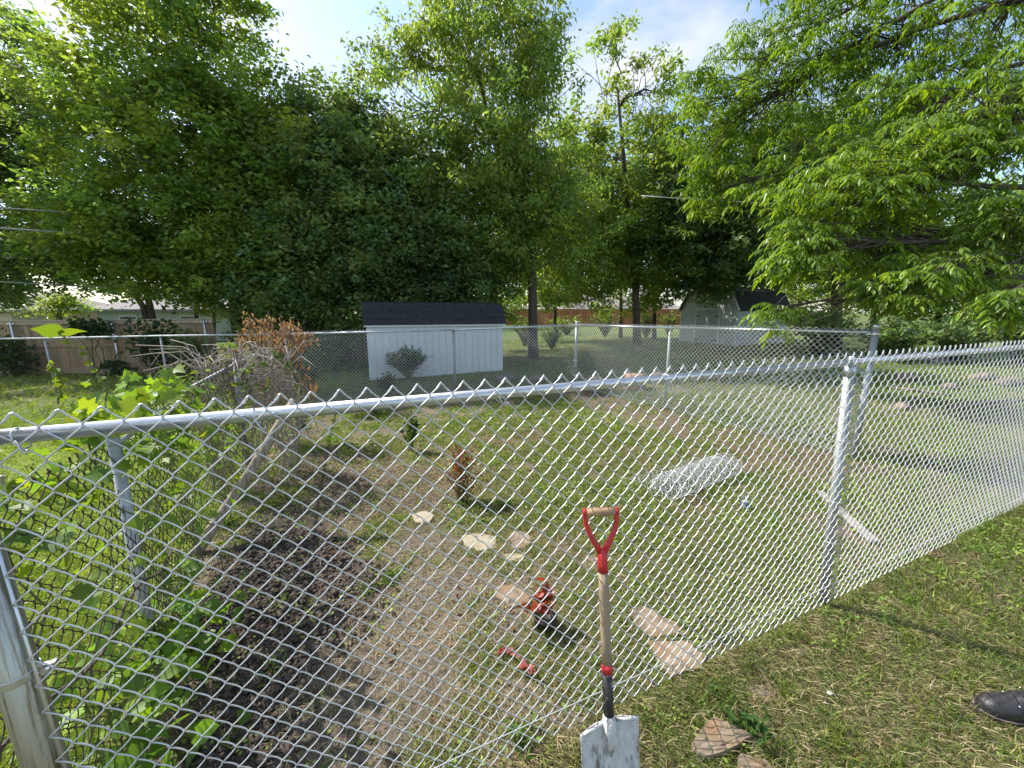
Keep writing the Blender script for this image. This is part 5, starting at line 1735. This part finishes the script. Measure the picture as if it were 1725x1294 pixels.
X_, Y_, S_, W2, D_, N_, C_ = [], [], [], [], [], [], []
for r0_, r1_, n_, hs, ws in ((.75, 2.0, 60000, .050, .0030), (2.0, 3.6, 95000, .050, .0034), (3.6, 6.5, 110000, .055, .0050), (6.5, 12, 80000, .065, .009), (12, 26, 50000, .10, .02)):
    x, y, r_ = wedge(r0_, r1_, n_)
    g = grassiness(x, y)
    if r0_ >= 6.4: g = np.maximum(g, .55 * sstep(.35, .6, fbm(x, y, 1.5, 66)))
    k_ = (rng.uniform(size=n_) < .22 + .78 * g) & offstone(x, y, .02) & (rng.uniform(size=n_) < 1 - .93 * bedmask(x, y))
    x, y, g = x[k_], y[k_], g[k_]; n_ = len(x)
    X_.append(x); Y_.append(y)
    lf = leftof_old(x, y) > 0
    S_.append(hs * rng.uniform(.5, 1.4, n_) * (.65 + .5 * g) * np.where(lf, 1.3, 1)); W2.append(ws * rng.uniform(.7, 1.4, n_))
    d = rnd_dir(n_, .05, 1.0); D_.append(d)
    dry = rng.uniform(size=n_) < .30 * (1 - g) + .16
    cg = np.array((.165, .225, .045))[None] * rng.uniform(.6, 1.35, (n_, 1)) * (1 + np.array((.35, .1, 0)) * rng.uniform(-1, 1, (n_, 1)))
    cg = np.where(lf[:, None], cg * np.array((1.35, 1.3, 1)), cg)
    cd = np.array((.42, .335, .19))[None] * rng.uniform(.6, 1.2, (n_, 1))
    C_.append(np.where((dry & ~lf)[:, None], cd, cg))
x, y = np.concatenate(X_), np.concatenate(Y_)
P_ = np.stack((x, y, gz(x, y) - .004), 1)
Nn = rnd_dir(len(x), -.2, .6)
gr = scatter('grass', *BLADE, P_, np.concatenate(D_), Nn, np.concatenate(S_), np.concatenate(C_), M['grass'], None, wide=np.concatenate(W2))
tag(gr, 'sparse green grass over the yard and lawns', 'grass', None, 'stuff')
# longer loose grass on the camera's side, combed by mowing
x, y, r_ = wedge(.75, 3.4, 60000)
side_ = FDIST - (FN[0] * x + FN[1] * y)
k_ = (side_ > -.04) & offstone(x, y, .02) & (vn(x, y, .18, 88) > .30)
x, y = x[k_], y[k_]; n_ = len(x)
D_ = np.stack((rng.normal(.75, .5, n_), rng.normal(-.5, .5, n_), rng.uniform(.02, .55, n_)), 1)
dry = rng.uniform(size=n_) < .60 + .42 * (vn(x, y, .5, 19) - .5)
C_ = np.where(dry[:, None], np.array((.56, .46, .28))[None] * rng.uniform(.5, 1.2, (n_, 1)), np.array((.21, .23, .075))[None] * rng.uniform(.6, 1.4, (n_, 1)))
sz = rng.uniform(.03, .095, n_)
mw = scatter('mown_grass', *BLADE, np.stack((x, y, gz(x, y) + rng.uniform(-.002, .016, n_)), 1), D_, rnd_dir(n_, .3, 1), sz, C_, M['grass'], None, wide=rng.uniform(.0018, .0036, n_))
tag(mw, 'combed mown grass and straw outside the near fence', 'grass', None, 'stuff')
# distinct tufts standing up from the turf
x, y, r_ = wedge(.8, 9.0, 5200)
g = grassiness(x, y)
k_ = (rng.uniform(size=len(x)) < .10 + .75 * g) & offstone(x, y, .0) & (leftof_old(x, y) < 0)
x, y, r_ = x[k_], y[k_], r_[k_]
per = rng.integers(8, 34, len(x)); idx = np.repeat(np.arange(len(x)), per); n_ = len(idx)
ts = rng.uniform(.5, 1.3, len(x))[idx]
tx_, ty_ = x[idx] + rng.normal(0, .016, n_) * ts * (1 + .15 * r_[idx]), y[idx] + rng.normal(0, .016, n_) * ts * (1 + .15 * r_[idx])
D_ = np.stack((rng.normal(0, .55, n_), rng.normal(0, .55, n_), rng.uniform(.3, 1.1, n_)), 1)
tc_ = np.array((.20, .28, .055))[None] * (rng.uniform(.65, 1.25, len(x))[idx])[:, None] * rng.uniform(.7, 1.2, (n_, 1)) * (1 + np.array((.3, .05, 0)) * rng.uniform(-1, 1, len(x))[idx][:, None])
tf = scatter('grass_tufts', *BLADE, np.stack((tx_, ty_, gz(tx_, ty_) - .003), 1), D_, rnd_dir(n_, -.2, .6), rng.uniform(.04, .10, n_) * ts, tc_, M['grass'], None, wide=rng.uniform(.0026, .0048, n_) * (1 + .14 * r_[idx]))
tag(tf, 'upright bright grass tufts dotted over the yard', 'grass', None, 'stuff')
# straw litter
x, y, r_ = wedge(.75, 6.0, 150000)
k_ = offstone(x, y, .02) & (leftof_old(x, y) < .05) & (rng.uniform(size=len(x)) < .25 + .75 * sstep(.33, .60, fbm(x, y, .5, 77, 3))) & (rng.uniform(size=len(x)) > .9 * bedmask(x, y))
x, y, r_ = x[k_], y[k_], r_[k_]; n_ = len(x)
D_ = np.stack((rng.normal(.3, .8, n_), rng.normal(-.2, .8, n_), rng.uniform(-.08, .16, n_)), 1)
st = scatter('straw', *BLADE, np.stack((x, y, gz(x, y) + rng.uniform(.001, .012, n_)), 1), D_, np.tile((0, 0, 1.), (n_, 1)) + rng.normal(0, .3, (n_, 3)), rng.uniform(.025, .085, n_),
             np.array((.40, .32, .20))[None] * rng.uniform(.22, 1.15, (n_, 1)), M['grass'], None, wide=.0018 + .0006 * r_)
tag(st, 'dry straw-coloured clippings on the bare soil', 'straw', None, 'stuff')
# low broad-leaved ground cover in patches
x, y, r_ = wedge(1.0, 7.5, 110000)
pm = sstep(.44, .62, .6 * fbm(x, y, .42, 131, 3) + .4 * fbm(x, y, .12, 133, 2)) * (.25 + .75 * grassiness(x, y))
k_ = (rng.uniform(size=len(x)) < pm) & offstone(x, y, .0)
x, y, r_ = x[k_], y[k_], r_[k_]; n_ = len(x)
sz = rng.uniform(.008, .019, n_) * (1 + .16 * r_)
gc = scatter('ground_cover', *OVAL, np.stack((x, y, gz(x, y) + rng.uniform(.004, .035, n_)), 1), rnd_dir(n_, -.1, .5), rnd_dir(n_, .35, 1), sz,
             tint((.22, .31, .06), n_, .4), M['grass'], None, wide=sz * .8)
tag(gc, 'patches of small yellow-green broad-leaved weeds', 'weeds', None, 'stuff')
# clods in the dug bed
ICO = [(0, 0, 1), (.89, 0, .45), (.28, .85, .45), (-.72, .53, .45), (-.72, -.53, .45), (.28, -.85, .45), (.72, .53, -.45), (-.28, .85, -.45), (-.89, 0, -.45), (-.28, -.85, -.45), (.72, -.53, -.45), (0, 0, -1)]
ICF = [(0, 1, 2), (0, 2, 3), (0, 3, 4), (0, 4, 5), (0, 5, 1), (1, 6, 2), (2, 7, 3), (3, 8, 4), (4, 9, 5), (5, 10, 1), (2, 6, 7), (3, 7, 8), (4, 8, 9), (5, 9, 10), (1, 10, 6), (6, 11, 7), (7, 11, 8), (8, 11, 9), (9, 11, 10), (10, 11, 6)]
x = rng.uniform(-2.3, -.5, 34000); y = rng.uniform(.8, 3.1, 34000)
k_ = rng.uniform(size=34000) < bedmask(x, y) * .9 + .006
x, y = x[k_], y[k_]; n_ = len(x)
sz = .0025 + .016 * rng.uniform(0, 1, n_) ** 5
tv = np.array(ICO) * np.random.default_rng(4).uniform(.55, 1.35, (12, 1))
cl = scatter('soil_clods', tv, ICF, np.stack((x, y, gz(x, y) + sz * .3), 1), rnd_dir(n_), rnd_dir(n_), sz, np.ones((n_, 3)), M['clod'], None, wide=sz * rng.uniform(.7, 1.2, n_))
tag(cl, 'dark crumbly clods of freshly dug soil', 'soil', None, 'stuff')
# fallen leaves and debris on the yard floor
x, y, r_ = wedge(1.2, 6.5, 900)
k_ = leftof_old(x, y) < .1
x, y, r_ = x[k_], y[k_], r_[k_]; n_ = len(x); sz = rng.uniform(.02, .045, n_)
dl = scatter('leaf_litter', *CURL, np.stack((x, y, gz(x, y) + .008), 1), rnd_dir(n_, -.1, .3), rnd_dir(n_, .5, 1), sz, tint((.20, .115, .06), n_, .5), M['dryleaf'], None, wide=sz * .8)
tag(dl, 'scattered dry brown leaves on the soil', 'leaves', None, 'stuff')
